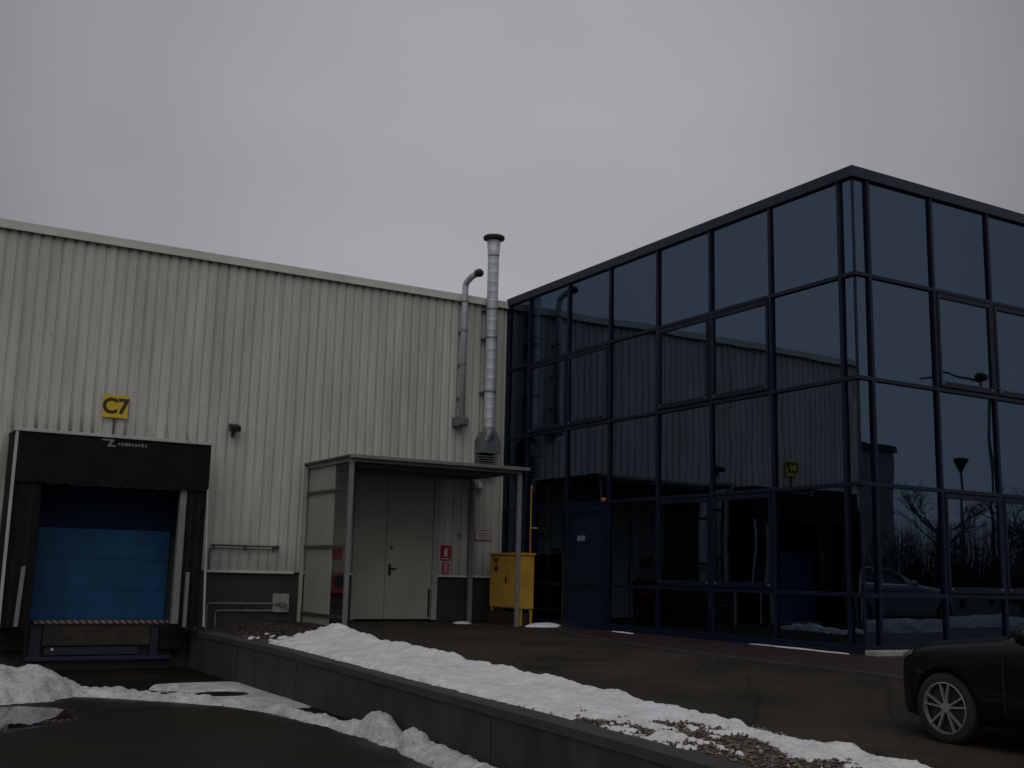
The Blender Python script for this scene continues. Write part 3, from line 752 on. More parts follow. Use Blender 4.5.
# horizontal guard pipe on the cladding
rl = MB(); rl.tube([(-6.93, L-.07, 1.54), (-5.53, L-.07, 1.54)], .018, 8); rl.tube([(-6.93, L-.07, 1.475), (-5.56, L-.07, 1.475)], .012, 8)
for x in (-6.85, -6.2, -5.6): rl.box(x-.02, x+.02, L-.07, L+.005, 1.46, 1.56)
rl.tube([(-6.94, L-.07, 1.475), (-6.94, L-.07, 1.05)], .014, 8)
rl.lathe([(.02, 0), (.05, .01), (.05, .05), (.02, .06)], (-5.53, L-.10, 1.53), 'y', 10)
tag(rl.build('service_pipe', 'grey_dark', None, (-6.2, L, 1.5)), 'thin dark double pipe running level along the cladding above the plinth', 'pipe')
# socket box and the conduits leaving it
SB = thing('socket_box', 'pale square socket box on the dark plinth beside the dock', 'socket', (-5.36, L, .2))
bx('box', 'concrete', SB, -5.54, -5.19, L-.05, L+.03, .19, .575, .012)
p_ = MB(); p_.lathe([(.03, 0), (.055, .0), (.055, .05), (.03, .055)], (-5.36, L-.11, .36), 'y', 14); p_.tube([(-5.50, L-.09, .37), (-5.26, L-.09, .37), (-5.26, L-.09, .26)], .02, 8); p_.build('plug', 'galv_dark', SB, (-5.36, L-.1, .36))
for nm, pts, lab in (('conduit_pipe', [(-5.53, L-.07, .37), (-6.88, L-.07, .37), (-6.92, L-.07, .33), (-6.92, L-.07, -.70)], 'upper thin grey conduit bending down the dark plinth from the socket box'),
                     ('conduit_pipe', [(-5.53, L-.05, .225), (-6.70, L-.05, .225), (-6.735, L-.05, .19), (-6.735, L-.05, -.62)], 'lower thin grey conduit bending down the dark plinth from the socket box'),
                     ('conduit_pipe', [(-7.14, L-.06, -.05), (-7.14, L-.06, -.86)], 'short upright grey conduit in the corner right of the dock bumper')):
    c_ = MB(); c_.tube(pts, .016, 8)
    for q in (0.35,):
        a, b = Vector(pts[0]), Vector(pts[1]); m_ = a.lerp(b, .5); c_.box(m_.x-.02, m_.x+.02, L-.09, L+.03, m_.z-.025, m_.z+.025)
    tag(c_.build(nm, 'grey_paint', None, pts[0]), lab, 'pipe', 'conduits on the plinth')

# ================================================================ canopy over the double door
CX0, CX1, CY = -4.95, -1.0, 8.42
CA = thing('canopy', 'flat grey steel door canopy on posts with a cream side screen', 'canopy', (-3, 9.5, 0))
rf = MB(); rf.box(CX0-.06, CX1+.12, CY-.12, L-.01, 3.295, 3.34); rf.build('roof', 'grey_dark', CA, (-3, 9.5, 3.3), bevel=.006)
fc = MB(); fc.box(CX0-.06, CX1+.12, CY-.125, CY-.075, 3.275, 3.345); fc.build('front_edge', 'grey_paint', CA, (-3, CY, 3.3), bevel=.006)
ug = MB(); ug.box(CX0, CX1, CY-.0, CY+.07, 3.215, 3.294); ug.box(CX0, CX1, 9.6, 9.67, 3.215, 3.294); ug.box(CX0, CX1, L-.09, L-.02, 3.215, 3.294)
ug.box(CX0, CX0+.06, CY+.07, 9.6, 3.215, 3.294); ug.box(CX0, CX0+.06, 9.67, L-.09, 3.215, 3.294); ug.box(CX1-.06, CX1, CY+.07, 9.6, 3.215, 3.294); ug.box(CX1-.06, CX1, 9.67, L-.09, 3.215, 3.294)
ug.build('roof_beam', 'grey_paint', CA, (-3, 9.5, 3.25))
bx('post', 'grey_paint', CA, CX0+.0, CX0+.085, CY-.0, CY+.085, -.08, 3.214, .008)
bx('post', 'grey_paint', CA, CX1-.085, CX1, CY-.0, CY+.085, -.02, 3.214, .008)
bx('post', 'grey_paint', CA, -.97, -.87, L-.16, L-.06, -.02, 3.214, .008)
bx('post', 'doorframe', CA, CX0-.05, CX0+.02, L-.09, L-.012, -.05, 3.26, .006)
ss = bpy.data.objects.new('side_screen', None); COL.objects.link(ss); ss.parent = CA; ss.location = Vector((CX0, 9.6, .2))-CA.location
for z in (.16, 1.53, 2.66): bx('rail', 'grey_dark', ss, CX0, CX0+.05, CY+.10, L-.09, z, z+.055)
bx('cream_sheet', 'screen', ss, CX0+.052, CX0+.06, 9.36, L-.09, -.02, 3.21)
bx('clear_sheet', 'clear', ss, CX0+.053, CX0+.059, CY+.09, 9.335, .2, 3.21)
bx('glazing_bar', 'doorframe', ss, CX0+.045, CX0+.07, 9.337, 9.358, -.02, 3.21)
# fire point seen through the screen
fs = MB(); fs.box(-4.40, -4.06, L-.075, L-.065, 1.33, 1.58)
tag(fs.build('fire_sign', 'red', None, (-4.33, L-.07, 1.33)), 'plain red rectangular sign seen through the canopy side screen', 'sign')
HC = thing('hose_cabinet', 'red fire hose cabinet on the plinth behind the canopy side screen', 'fire cabinet', (-4.25, L, .7))
bx('cabinet', 'red', HC, -4.42, -3.93, L-.16, L+.02, .60, 1.05, .012)
dsk = MB(); dsk.lathe([(.02, 0), (.13, 0), (.13, .02), (.1, .025)], (-4.12, L-.188, .85), 'y', 20); dsk.build('hose_reel', 'black', HC, (-4.12, L-.26, .85))
bx('latch', 'concrete', HC, -4.36, -4.33, L-.18, L-.161, .68, .8)
# signs right of the door
def firesign(x0, x1, z0, z1, lab, glyph):
    s_ = thing('fire_sign', lab, 'sign', ((x0+x1)/2, L, z0), 'fire signs beside the grey door')
    bx('plate', 'red', s_, x0, x1, L-.03, L-.018, z0, z1, .003)
    g_ = MB(); cx_ = (x0+x1)/2
    for p in glyph: g_.box(cx_+p[0], cx_+p[1], L-.035, L-.0305, z0+p[2], z0+p[3])
    g_.build('pictogram', 'white', s_, (cx_, L-.03, z0))
firesign(-1.655, -1.385, 1.36, 1.70, 'upper larger red sign with white fire extinguisher pictogram', ((-.035, .035, .09, .24), (-.015, .015, .24, .28), (.0, .07, .26, .28), (-.1, .1, .03, .045)))
firesign(-1.60, -1.43, 1.06, 1.31, 'lower smaller red sign with a white keyhole shaped mark', ((-.035, -.015, .06, .2), (.015, .035, .06, .2), (-.035, .035, .2, .22), (-.05, .05, .03, .045)))
WN = thing('notice_sign', 'faded white notice with thin red border on the cream wall', 'sign', (-.55, L, 1.84))
bx('border', 'red', WN, -.775, -.345, L-.03, L-.022, 1.845, 2.085)
bx('panel', 'pinkwhite', WN, -.76, -.36, L-.036, L-.031, 1.86, 2.07)
for k in range(3):
    bx('text_line', 'red' if k == 0 else 'grey_dark', WN, -.72+.02*k, -.40-.03*k, L-.040, L-.0365, 2.0-.05*k, 2.012-.05*k)
cj = MB(); cj.lathe([(.02, 0), (.05, .0), (.05, .05), (.02, .06)], (-1.18, L-.05, 1.95), 'y', 10)
tag(cj.build('door_buzzer', 'concrete', None, (-1.18, L, 1.95)), 'tiny round buzzer on the cream wall right of the grey door', 'buzzer')
dp_ = MB(); dp_.lathe([(.02, 0), (.07, .0), (.075, .05), (.05, .16), (.02, .17)], (-.72, L-.10, 3.02), 'z', 12); dp_.tube([(-.72, L-.1, 3.1), (-.72, L-.0, 3.16)], .015, 6)
tag(dp_.build('wall_lamp', 'flash', None, (-.72, L, 3.02), smooth=True), 'small pale bulkhead lamp on the wall under the canopy end', 'lamp')

# ================================================================ flues
CF = thing('chimney_flue', 'tall thick galvanised flue with flared top on the warehouse wall', 'chimney', (-.61, 10.64, 4.2))
pf = [(.10, 4.42), (.135, 4.45)]
z = 4.5
while z < 8.55:
    pf += [(.135, z), (.135, z+.19), (.138, z+.2), (.138, z+.215), (.135, z+.22)]; z += .235
pf += [(.135, 8.62), (.142, 8.66), (.165, 9.02)]
fl = MB(); fl.lathe(pf, (-.61, 10.64, 0), 'z', 24); fl.build('flue_pipe', 'galv', CF, (-.61, 10.64, 4.4), smooth=True)
cp = MB(); cp.lathe([(.15, 9.02), (.255, 9.06), (.265, 9.10), (.25, 9.135), (.12, 9.15)], (-.61, 10.64, 0), 'z', 28); cp.build('cap', 'black', CF, (-.61, 10.64, 9.0), smooth=False)
for zb in (5.3, 6.6, 7.3):
    b_ = MB(); b_.box(-.77, -.45, 10.76, L+.005, zb, zb+.04); b_.lathe([(.138, zb), (.148, zb), (.148, zb+.04), (.138, zb+.04)], (-.61, 10.64, 0), 'z', 20); b_.build('wall_clamp', 'galv_dark', CF, (-.61, 10.8, zb))
ebw = MB(); ebw.tube([(-.61, 10.64, 4.44), (-.61, 10.64, 4.30), (-.66, 10.66, 4.18), (-.74, 10.70, 4.12)], [.135, .135, .14, .14], 16); ebw.build('elbow', 'galv_dark', CF, (-.61, 10.64, 4.2), smooth=True)
AD = thing('air_duct', 'grey metal duct box with louvres at the foot of the thick flue', 'vent', (-.58, L, 3.4))
db = MB(); db.box(-.84, -.34, L-.36, L+.01, 3.86, 4.18); db.prism([(-.84, 4.181), (-.34, 4.181), (-.44, 4.38), (-.74, 4.38)], 'y', L-.34, L-.02); db.build('hopper', 'galv_dark', AD, (-.58, L, 3.9), bevel=.008)
lv = MB()
for k in range(8):
    zz = 3.40+k*.056; lv.prism([(L-.05, zz), (L-.30, zz-.01), (L-.30, zz+.012), (L-.05, zz+.04)], 'x', -.82, -.36)
lv.box(-.83, -.35, L-.045, L+.01, 3.38, 3.86); lv.build('louvre', 'galv_dark', AD, (-.58, L, 3.4))
VP = thing('vent_pipe', 'slim galvanised vent pipe with bent outlet left of the thick flue', 'vent pipe', (-1.33, 10.68, 4.5))
pts = [(-1.33, 10.68, 4.62), (-1.33, 10.68, 7.76)]
for k in range(1, 7):
    w = R(13.5*k); pts.append((-1.33, 10.68-.15*(1-math.cos(w)), 7.76+.15*math.sin(w)))
pts += [(-1.33, 10.35, 7.965), (-1.32, 10.12, 7.99)]
vp = MB(); vp.tube(pts, .075, 16); vp.build('pipe', 'galv', VP, (-1.33, 10.68, 4.6), smooth=True)
ot = MB(); ot.tube([(-1.32, 10.13, 7.99), (-1.32, 10.02, 7.975), (-1.32, 9.98, 7.955)], [.09, .098, .088], 16); ot.build('outlet', 'black', VP, (-1.32, 10.05, 7.97), smooth=True)
for zb in (5.1, 5.9, 6.7, 7.4):
    b_ = MB(); b_.lathe([(.079, zb), (.088, zb), (.088, zb+.035), (.079, zb+.035)], (-1.33, 10.68, 0), 'z', 16); b_.box(-1.36, -1.30, 10.75, L+.005, zb, zb+.035); b_.build('wall_clamp', 'galv_dark', VP, (-1.33, 10.7, zb))
bk = MB(); bk.box(-1.47, -1.18, L-.32, L+.0, 4.45, 4.66); bk.box(-1.42, -1.24, L-.36, L-.321, 4.48, 4.62); bk.build('fan_box', 'galv_dark', VP, (-1.33, L, 4.45), bevel=.01)

# ================================================================ gas cabinet
GC = thing('gas_cabinet', 'narrow yellow steel gas cabinet standing against the corner of the glass wall', 'cabinet', (-.9, 9.5, 0))
gx0, gx1, gy0, gy1 = -.70, -.36, 8.90, 10.27
bdm = MB(); bdm.box(gx0+.02, gx1, gy0, gy1, .35, 1.50); bdm.build('body', 'yellow', GC, (-.55, 9.5, .37), bevel=.012)
bx('top_plate', 'yellow', GC, gx0-.03, gx1+.03, gy0-.03, gy1+.03, 1.502, 1.55, .008)
dl1 = bx('door_leaf', 'yellow', GC, gx0, gx0+.018, gy0+.69, gy1-.02, .375, 1.485, .004)
dl2 = bx('door_leaf', 'yellow', GC, gx0, gx0+.018, gy0+.02, gy0+.68, .375, 1.485, .004)
bx('handle', 'black', dl2, gx0-.03, gx0-.001, gy0+.60, gy0+.63, .88, 1.03, .004)
tri = MB(); tri.prism([(gy1-.44, 1.44), (gy1-.14, 1.44), (gy1-.29, 1.27)], 'x', gx0-.006, gx0-.001); tri.build('warning_sticker', 'red', dl1, (gx0, gy1-.3, 1.3))
bx('text_plate', 'ink', dl1, gx0-.005, gx0-.001, gy1-.38, gy1-.2, 1.14, 1.25)
for x in (gx0+.03, gx1-.06):
    for y in (gy0+.03, gy1-.08): bx('leg', 'yellow', GC, x, x+.04, y, y+.04, -.02, .349)
bx('base_plinth', 'rust', GC, gx0+.02, gx1-.02, gy0+.12, gy1+.1, -.03, .27, .01)
gp = MB(); gp.tube([(-.23, 9.3, 0), (-.23, 9.3, 3.02), (-.215, 9.3, 3.06)], .014, 8); gp.box(-.25, -.05, 9.28, 9.32, 2.1, 2.13)
tag(gp.build('gas_pipe', 'yellow', None, (-.23, 9.3, 0)), 'thin upright yellow gas pipe rising behind the yellow cabinet', 'pipe')

# pale kerb stones at the glass corner
for nm, (x0, x1, y0, y1), lab in (('kerb_stone', (-.14, .42, -.34, -.10), 'short pale concrete kerb stone at the corner of the glass building'), ('kerb_stone', (.46, 2.2, -.42, -.12), 'long pale concrete kerb stone under the right glass face')):
    tag(bx(nm, 'concrete', None, x0, x1, y0, y1, .02, .10, .012), lab, 'kerb stone', 'kerb stones by the glass building')

# ================================================================ snow
def ridge_height(X, Y, pl, seed, rough=.35):
    H = np.zeros_like(X)
    for (a, b) in zip(pl, pl[1:]):
        ax, ay, aw, ah = a; bx_, by_, bw, bh = b
        dx, dy = bx_-ax, by_-ay; l2 = dx*dx+dy*dy
        t = np.clip(((X-ax)*dx+(Y-ay)*dy)/l2, 0, 1)
        d = np.hypot(X-ax-t*dx, Y-ay-t*dy); w = aw+(bw-aw)*t; h = ah+(bh-ah)*t
        wob = 1+.5*(fbm(X, Y, 1.8, 3, seed+4)-.5)
        p = np.clip(1-(d/(w*wob))**2, 0, 1)
        H = np.maximum(H, h*p**.8)
    n = fbm(X, Y, 3.2, 5, seed)-.5
    n2 = np.abs(fbm(X, Y, 7., 3, seed+9)-.5)
    n3 = fbm(X, Y, 13., 3, seed+2)-.5
    return np.where(H > 0, H*(1+1.5*rough*n)+np.minimum(1, H/.05)*.075*n3+np.minimum(1, H/.05)*(rough*.14*n+.05*(n2-.1)), 0)
def snow_field(name, xs, ys, hf, base, m):
    X, Y = np.meshgrid(xs, ys); H = hf(X, Y)
    keep = H > .006
    Z = base(X, Y)+np.where(keep, H, -.03)
    return grid_mesh(name, xs, ys, lambda x, y: Z, m, keep)
yb = lambda x, y: YZ+0*x
pile = [(-14.5, 6.3, 1.5, .50), (-12.4, 6.6, 1.35, .50), (-11.4, 6.65, 1.15, .49), (-10.85, 6.85, .85, .40), (-10.45, 7.0, .6, .26), (-10.15, 6.95, .4, .13)]
sp_ = snow_field('snow_pile', np.arange(-16.2, -9.4, .045), np.arange(4.3, 8.8, .045), lambda X, Y: ridge_height(X, Y, pile, 2., .3), yb, 'snow_dirty')
tag(sp_, 'large dirty white heap of ploughed snow at the left of the yard', 'snow pile')
rdg = [(-10.3, 6.75, .3, .10), (-9.8, 6.4, .28, .085), (-9.3, 5.85, .26, .075), (-8.75, 5.25, .25, .08), (-8.2, 4.5, .24, .07), (-7.85, 3.6, .22, .065), (-7.7, 2.7, .22, .065), (-7.6, 1.9, .22, .07), (-7.52, 1.25, .26, .20), (-7.47, 1.0, .27, .27), (-7.5, .6, .27, .16), (-7.55, .25, .24, .08), (-7.5, -.02, .2, .24), (-7.52, -.2, .2, .22), (-7.56, -.45, .24, .11), (-7.58, -.9, .26, .11), (-7.6, -1.6, .26, .09), (-7.7, -2.6, .3, .12), (-7.7, -4.5, .28, .11), (-7.72, -8, .26, .08)]
def ridge_h(X, Y):
    H = ridge_height(X, Y, rdg, 5., .5)
    # a thin frozen sheet left lying in the corner behind the ridge
    s_ = sstep(-8.7, -7.9, X+.25*(Y-5.8)*.6)*sstep(3.6, 4.4, Y)*sstep(8.0, 7.3, Y)*sstep(-7.2, -7.26, X)
    hole = np.exp(-(((X+7.95)/.42)**2+((Y-6.0)/.42)**2)**2)
    lumps = np.maximum(0, fbm(X, Y, 4., 3, 8.)-.62)*.5*sstep(.6, .0, np.abs(Y-(6.9+(-9.2-X)*.25)))*sstep(-10, -9.8, X)*sstep(-7.9, -8.3, X)
    thin = .03*s_*(1-1.6*hole)+.018*s_*(fbm(X, Y, 2., 4, 3.)-.62)
    return np.maximum(np.maximum(H, thin), lumps)
sr = snow_field('snow_ridge', np.arange(-10.8, -7.19, .04), np.arange(-8.5, 8.2, .04), ridge_h, yb, 'snow_dirty')
tag(sr, kind='stuff')
def strip_h(X, Y):
    n = fbm(X, Y, 1.3, 5, 21.); n2 = fbm(X, Y*.8, 4.5, 4, 33.)
    edge_r = -5.57+.16*(fbm(X*0, Y, 1.1, 3, 12.)-.5)*2+.1*(fbm(X*0, Y, 5., 3, 14.)-.5)
    edge_r = edge_r-.10*sstep(2, -3, Y)+.07*(fbm(X*0, Y, 9., 3, 17.)-.5)
    far = np.interp(Y, [-12, 7.9, 8.6], [0, 0, 1])
    h = .060+.075*(n-.5)+.055*(n2-.5)
    h = h*sstep(.02, .16, edge_r-X)
    # bare gravel: grows toward the viewer and along the wall, and at the far end
    bare = sstep(.4, -5.2, Y)*(.50+.36*sstep(-5.9, -6.8, X)) + .55*sstep(-6.2, -6.85, X)*sstep(-2.6, -4.8, Y)
    bare = bare + 1.5*sstep(7.0, 8.2, Y+.75*(-X-5.9)) + .8*far
    h = h - .078*bare*(-.15+2.2*fbm(X*1.1, Y*.8, 5.2, 4, 55.)) - .02*sstep(-6.88, -6.98, X)
    # heap thrown against the canopy post
    h = h + .075*np.exp(-(((X+5.62)/.36)**2+((Y-7.15)/.55)**2))*(.6+.9*n2) + .05*np.exp(-(((X+5.9)/.3)**2+((Y-6.4)/.5)**2))
    # wind-blown lip along the driveway
    h = h + .035*np.exp(-((X-edge_r+.22)/.14)**2)*(.2+1.3*n2)*sstep(8, 6.8, Y)*sstep(-9, -7.5, Y)
    h = h*sstep(-7.03, -6.93, X+.05*(n2-.5)) + .026*(fbm(X, Y, 16., 4, 61.)-.5)
    return np.where((X < edge_r) & (X > -7.02), np.where(h > .012, h, 0), 0)*sstep(-13, -10, Y)
ss_ = snow_field('roadside_snow', np.arange(-7.04, -5.2, .035), np.concatenate([np.arange(-12.5, -8, .08), np.arange(-8, 8.7, .04)]), strip_h, lambda X, Y: np.where(X > -5.6, gz(X, Y), strip_z(X, Y)), 'snow')
tag(ss_, kind='stuff')
def patch(cx_, cy_, rx, ry, h, lab, seed, rot=0., z=.0):
    def hf(X, Y):
        c, s = math.cos(rot), math.sin(rot)
        u = ((X-cx_)*c+(Y-cy_)*s)/rx; v = (-(X-cx_)*s+(Y-cy_)*c)/ry
        d = np.sqrt(u*u+v*v)+.5*(fbm(X, Y, 3., 3, seed)-.5)
        return h*np.clip(1-d*d, 0, 1)**.7
    rr = max(rx, ry)*1.5
    o_ = snow_field('snow_patch', np.arange(cx_-rr, cx_+rr, rr/30), np.arange(cy_-rr, cy_+rr, rr/30), hf, lambda X, Y: gz(X, Y)+z, 'snow')
    tag(o_, lab, 'snow patch', 'small snow patches near the walls')
patch(-.35, 8.42, .50, .24, .09, 'white snow patch on the asphalt in front of the yellow cabinet', 71.)
patch(-1.55, 9.9, .24, .2, .05, 'small snow patch by the rear canopy post', 72.)
patch(-.30, 5.7, .5, .06, .018, 'thin snow sliver beside the foot of the blue door', 73., R(82), .03)
patch(-.17, 1.2, 1.35, .05, .02, 'long thin line of snow along the foot of the left glass face', 74., R(86), .03)

# ================================================================ pebbles
def pebbles(n, seed):
    rg = np.random.RandomState(seed); mb = MB()
    ico = [(0, 0, 1), (.9, 0, .1), (.28, .85, 0), (-.72, .53, .05), (-.72, -.53, -.05), (.28, -.85, 0), (0, 0, -1)]
    fc_ = [(0, 1, 2), (0, 2, 3), (0, 3, 4), (0, 4, 5), (0, 5, 1), (6, 2, 1), (6, 3, 2), (6, 4, 3), (6, 5, 4), (6, 1, 5)]
    k = 0
    while k < n:
        x = rg.uniform(-6.93, -5.62); y = rg.uniform(-9.5, 8.4)
        if y > -.5 and rg.rand() < .9: continue
        r = .007+.026*rg.rand()**2.5; a = rg.uniform(0, 6.28); z = float(strip_z(x, y))+r*.25
        o = len(mb.v); c, s = math.cos(a), math.sin(a); sx_, sy_, sz_ = rg.uniform(.7, 1.4), rg.uniform(.6, 1.1), rg.uniform(.4, .8)
        for p in ico:
            px, py, pz = p[0]*r*sx_, p[1]*r*sy_, p[2]*r*sz_
            mb.v.append((x+px*c-py*s, y+px*s+py*c, z+pz))
        for f_ in fc_: mb.face([o+i for i in f_])
        k += 1
    return mb.build('gravel', 'pebble', fixn=False)
tag(pebbles(9000, 5), kind='stuff')
def litter(n):
    rg = np.random.RandomState(9); mb = MB()
    for k in range(n):
        y = rg.uniform(5.2, 10.4); x = rg.uniform(-6.9, -5.3)
        z = float(strip_z(x, y))+.012; a = rg.uniform(0, 6.28); l_, w_ = rg.uniform(.03, .07), rg.uniform(.015, .035); c, s = math.cos(a), math.sin(a); o = len(mb.v)
        for (u, v, t) in ((-l_, 0, 0), (0, -w_, rg.uniform(0, .02)), (l_, 0, rg.uniform(0, .02)), (0, w_, 0)): mb.v.append((x+u*c-v*s, y+u*s+v*c, z+t))
        mb.face((o, o+1, o+2, o+3))
    return mb.build('dead_leaves', 'rust', fixn=False)
tag(litter(700), kind='stuff')

# ================================================================ cars
def cr(xs_, ys__, x):
    """smooth interpolation through key points (xs descending or ascending)"""
    xs_ = np.array(xs_, float); ys__ = np.array(ys__, float)
    if xs_[0] > xs_[-1]: xs_ = xs_[::-1]; ys__ = ys__[::-1]
    m = np.gradient(ys__, xs_); x = np.clip(x, xs_[0], xs_[-1])
    i = np.clip(np.searchsorted(xs_, x)-1, 0, len(xs_)-2); h = xs_[i+1]-xs_[i]; t = (x-xs_[i])/h
    return (2*t**3-3*t**2+1)*ys__[i]+(t**3-2*t**2+t)*h*m[i]+(-2*t**3+3*t**2)*ys__[i+1]+(t**3-t**2)*h*m[i+1]
def make_car(name, label, paint, loc, rotz, simple=False):
    root = thing(name, label, 'car', (0, 0, 0))
    HALF = [(2.24, .20), (2.20, .36), (2.08, .56), (1.90, .71), (1.65, .825), (1.35, .885), (.8, .885), (0, .885), (-1.0, .885), (-1.6, .87), (-1.95, .80), (-2.12, .70), (-2.2, .55)]
    TOP = [(2.24, .52), (2.22, .64), (2.15, .75), (2.0, .83), (1.7, .90), (1.35, .945), (1.0, .985), (.82, 1.015), (.45, 1.22), (.1, 1.375), (-.3, 1.44), (-.8, 1.44), (-1.3, 1.37), (-1.75, 1.2), (-2.0, 1.08), (-2.15, .95), (-2.2, .75)]
    BELT = [(2.24, .48), (2.2, .60), (2.1, .70), (1.9, .785), (1.6, .845), (1.2, .885), (.8, .915), (0, .94), (-1, .985), (-1.7, 1.0), (-2.05, .95), (-2.2, .72)]
    BOT = [(2.24, .32), (2.15, .22), (1.9, .185), (1, .19), (-1.6, .19), (-2.0, .24), (-2.2, .34)]
    def ip(t, x): a = list(zip(*t)); return cr(a[0], a[1], x)
    nu, nv = 110, 40
    U = 2.24-4.44*(np.linspace(0, 1, nu))
    def section(x):
        w = float(ip(HALF, x)); zt = float(ip(TOP, x)); zb = min(float(ip(BELT, x)), zt-.03); z0 = float(ip(BOT, x))
        gh = float(sstep(.02, .2, zt-zb-.06)); hood = 1-gh
        rw_ = .70*gh+.74*hood
        K_ = [(0.0, z0), (.70*w, z0), (.93*w, z0+.03), (.985*w, z0+.5*(zb-z0)*.55), (1.0*w, z0+.62*(zb-z0)), (.985*w, zb-.07), (.945*w, zb-.0), (.945*w*.45+rw_*w*.55, zb+(zt-zb)*(.56*gh+.55*hood)), (rw_*w*.98, zb+(zt-zb)*(.90*gh+.80*hood)), (rw_*w*.72, zt-.022*gh-.012*hood), (0, zt)]
        return K_
    def ring(x):
        K_ = section(x); s_ = np.linspace(0, len(K_)-1, len(K_)); q = np.linspace(0, len(K_)-1, nv)
        return cr(s_, [k[0] for k in K_], q), cr(s_, [k[1] for k in K_], q)
    G = np.zeros((nu, nv, 3))
    for i, x in enumerate(U):
        a, b = ring(x); G[i, :, 0] = x; G[i, :, 1] = np.maximum(a, 0); G[i, :, 2] = b
    mb = MB()
    # one closed skin: right half then mirrored half
    idx = np.zeros((nu, 2*nv-2), int)
    for i in range(nu):
        ringp = [tuple(G[i, j]) for j in range(nv)] + [(G[i, j, 0], -G[i, j, 1], G[i, j, 2]) for j in range(nv-2, 0, -1)]
        for j, p in enumerate(ringp): idx[i, j] = len(mb.v); mb.v.append(tuple(float(c) for c in p))
    n2 = 2*nv-2
    for i in range(nu-1):
        for j in range(n2): mb.face((int(idx[i, j]), int(idx[i, (j+1) % n2]), int(idx[i+1, (j+1) % n2]), int(idx[i+1, j])))
    mb.face([int(k) for k in idx[0][::-1]]); mb.face([int(k) for k in idx[-1]])
    body = mb.build('body', [paint, 'black'], root, (0, 0, 0), smooth=True)
    cut = MB()
    for xc in (1.36, -1.34): cut.lathe([(.0001, -1.2), (.365, -1.2), (.365, 1.2), (.0001, 1.2)], (xc, 0, .31), 'y', 36)
    cut.v = [v for v in cut.v]
    cu = cut.build('wheel_cutter', 'black')
    md = body.modifiers.new('arches', 'BOOLEAN'); md.object = cu; md.operation = 'DIFFERENCE'; md.solver = 'EXACT'; md.material_mode = 'TRANSFER'
    dg = bpy.context.evaluated_depsgraph_get()
    me2 = bpy.data.meshes.new_from_object(body.evaluated_get(dg)); body.modifiers.clear(); body.data = me2
    bpy.data.objects.remove(cu)
    # an inner block closes the wells between the wheels
    bx('underbody', 'black', root, -1.95, 1.95, -.60, .60, .2, .62, .05)
    # glazing, taken from the skin and set a few millimetres proud
    def patch_(nm, m_, u0, u1, v0, v1, sgn, off=.004, th=.0):
        pb = MB(); us = np.linspace(u0, u1, 18); vs_ = np.linspace(v0, v1, 10)
        P_ = []
        for x in us:
            K_ = section(x); s_ = np.linspace(0, 10, 11)
            a = np.maximum(cr(s_, [k[0] for k in K_], vs_), 0); b = cr(s_, [k[1] for k in K_], vs_)
            P_.append([(x, a[k], b[k]) for k in range(len(vs_))])
        P_ = np.array(P_)
        du = np.gradient(P_, axis=0); dv_ = np.gradient(P_, axis=1); nn = np.cross(dv_, du); nn /= (np.linalg.norm(nn, axis=2, keepdims=True)+1e-9)
        if nn[9, 5, 1] < 0 and nn[9, 5, 2] < .3 or nn[9, 5, 2] < -.3: nn = -nn
        Q = P_+nn*off; Q[:, :, 1] *= sgn
        for i in range(18):
            for j in range(10): pb.v.append(tuple(float(c) for c in Q[i, j]))
        for i in range(17):
            for j in range(9): pb.face((i*10+j, i*10+j+1, (i+1)*10+j+1, (i+1)*10+j))
        return pb.build(nm, m_, root, (0, 0, 0), smooth=True, fixn=False)
    for sg in (1, -1):
        patch_('side_window', 'carglass', .30, -.42, 6.25, 8.05, sg); patch_('side_window', 'carglass', -.50, -1.30, 6.25, 8.05, sg); patch_('quarter_window', 'carglass', -1.38, -1.72, 6.3, 7.6, sg)
        patch_('window_trim', 'chrome', .36, -1.74, 6.02, 6.2, sg, .006)
        hl = patch_('headlight', 'lens', 2.06, 1.80, 5.3, 6.0, sg, .006)
        patch_('tail_light', 'red', -1.92, -2.15, 4.9, 6.0, sg, .006)
        patch_('door_seam', 'tyre', .735, .722, 2.6, 5.9, sg, .0025); patch_('door_seam', 'tyre', -.455, -.468, 2.6, 5.9, sg, .0025)
        mr = MB(); mr.lathe([(.02, -.07), (.075, -.06), (.09, 0), (.075, .05), (.02, .07)], (.42, sg*1.0, 1.02), 'x', 14); mr.box(.39, .45, sg*1.0-.13 if sg > 0 else -1.0, sg*1.0 if sg > 0 else -.87, .955, .985)
        mr.build('wing_mirror', paint, root, (.42, sg*1.0, 1.0), smooth=True)
        for xh in (-.28, -1.22): bx('door_handle', 'chrome', root, xh-.09, xh+.09, sg*.895-.012, sg*.895+.012, .80, .825, .005)
    ws = MB()
    us = np.linspace(.80, .06, 14)
    for x in us:
        K_ = section(x); w_ = K_[8][0]*.97 if x < .6 else K_[6][0]*.9+(K_[8][0]*.97-K_[6][0]*.9)*(.80-x)/.2
        zt = float(ip(TOP, x))
        for k in range(13):
            y_ = -w_+2*w_*k/12; z_ = zt+.006-.03*(abs(y_)/w_)**3; ws.v.append((x+.004, y_, z_))
    for i in range(13):
        for k in range(12): ws.face((i*13+k, i*13+k+1, (i+1)*13+k+1, (i+1)*13+k))
    ws.build('windscreen', 'carglass', root, (0, 0, 0), smooth=True, fixn=False)
    gb = MB(); gb.box(2.15, 2.236, -.22, .22, .36, .50)
    for k in range(4): gb.box(2.234, 2.246, -.20, .20, .375+.032*k, .385+.032*k)
    gb.build('grille', 'black', root, (2.2, 0, .4))
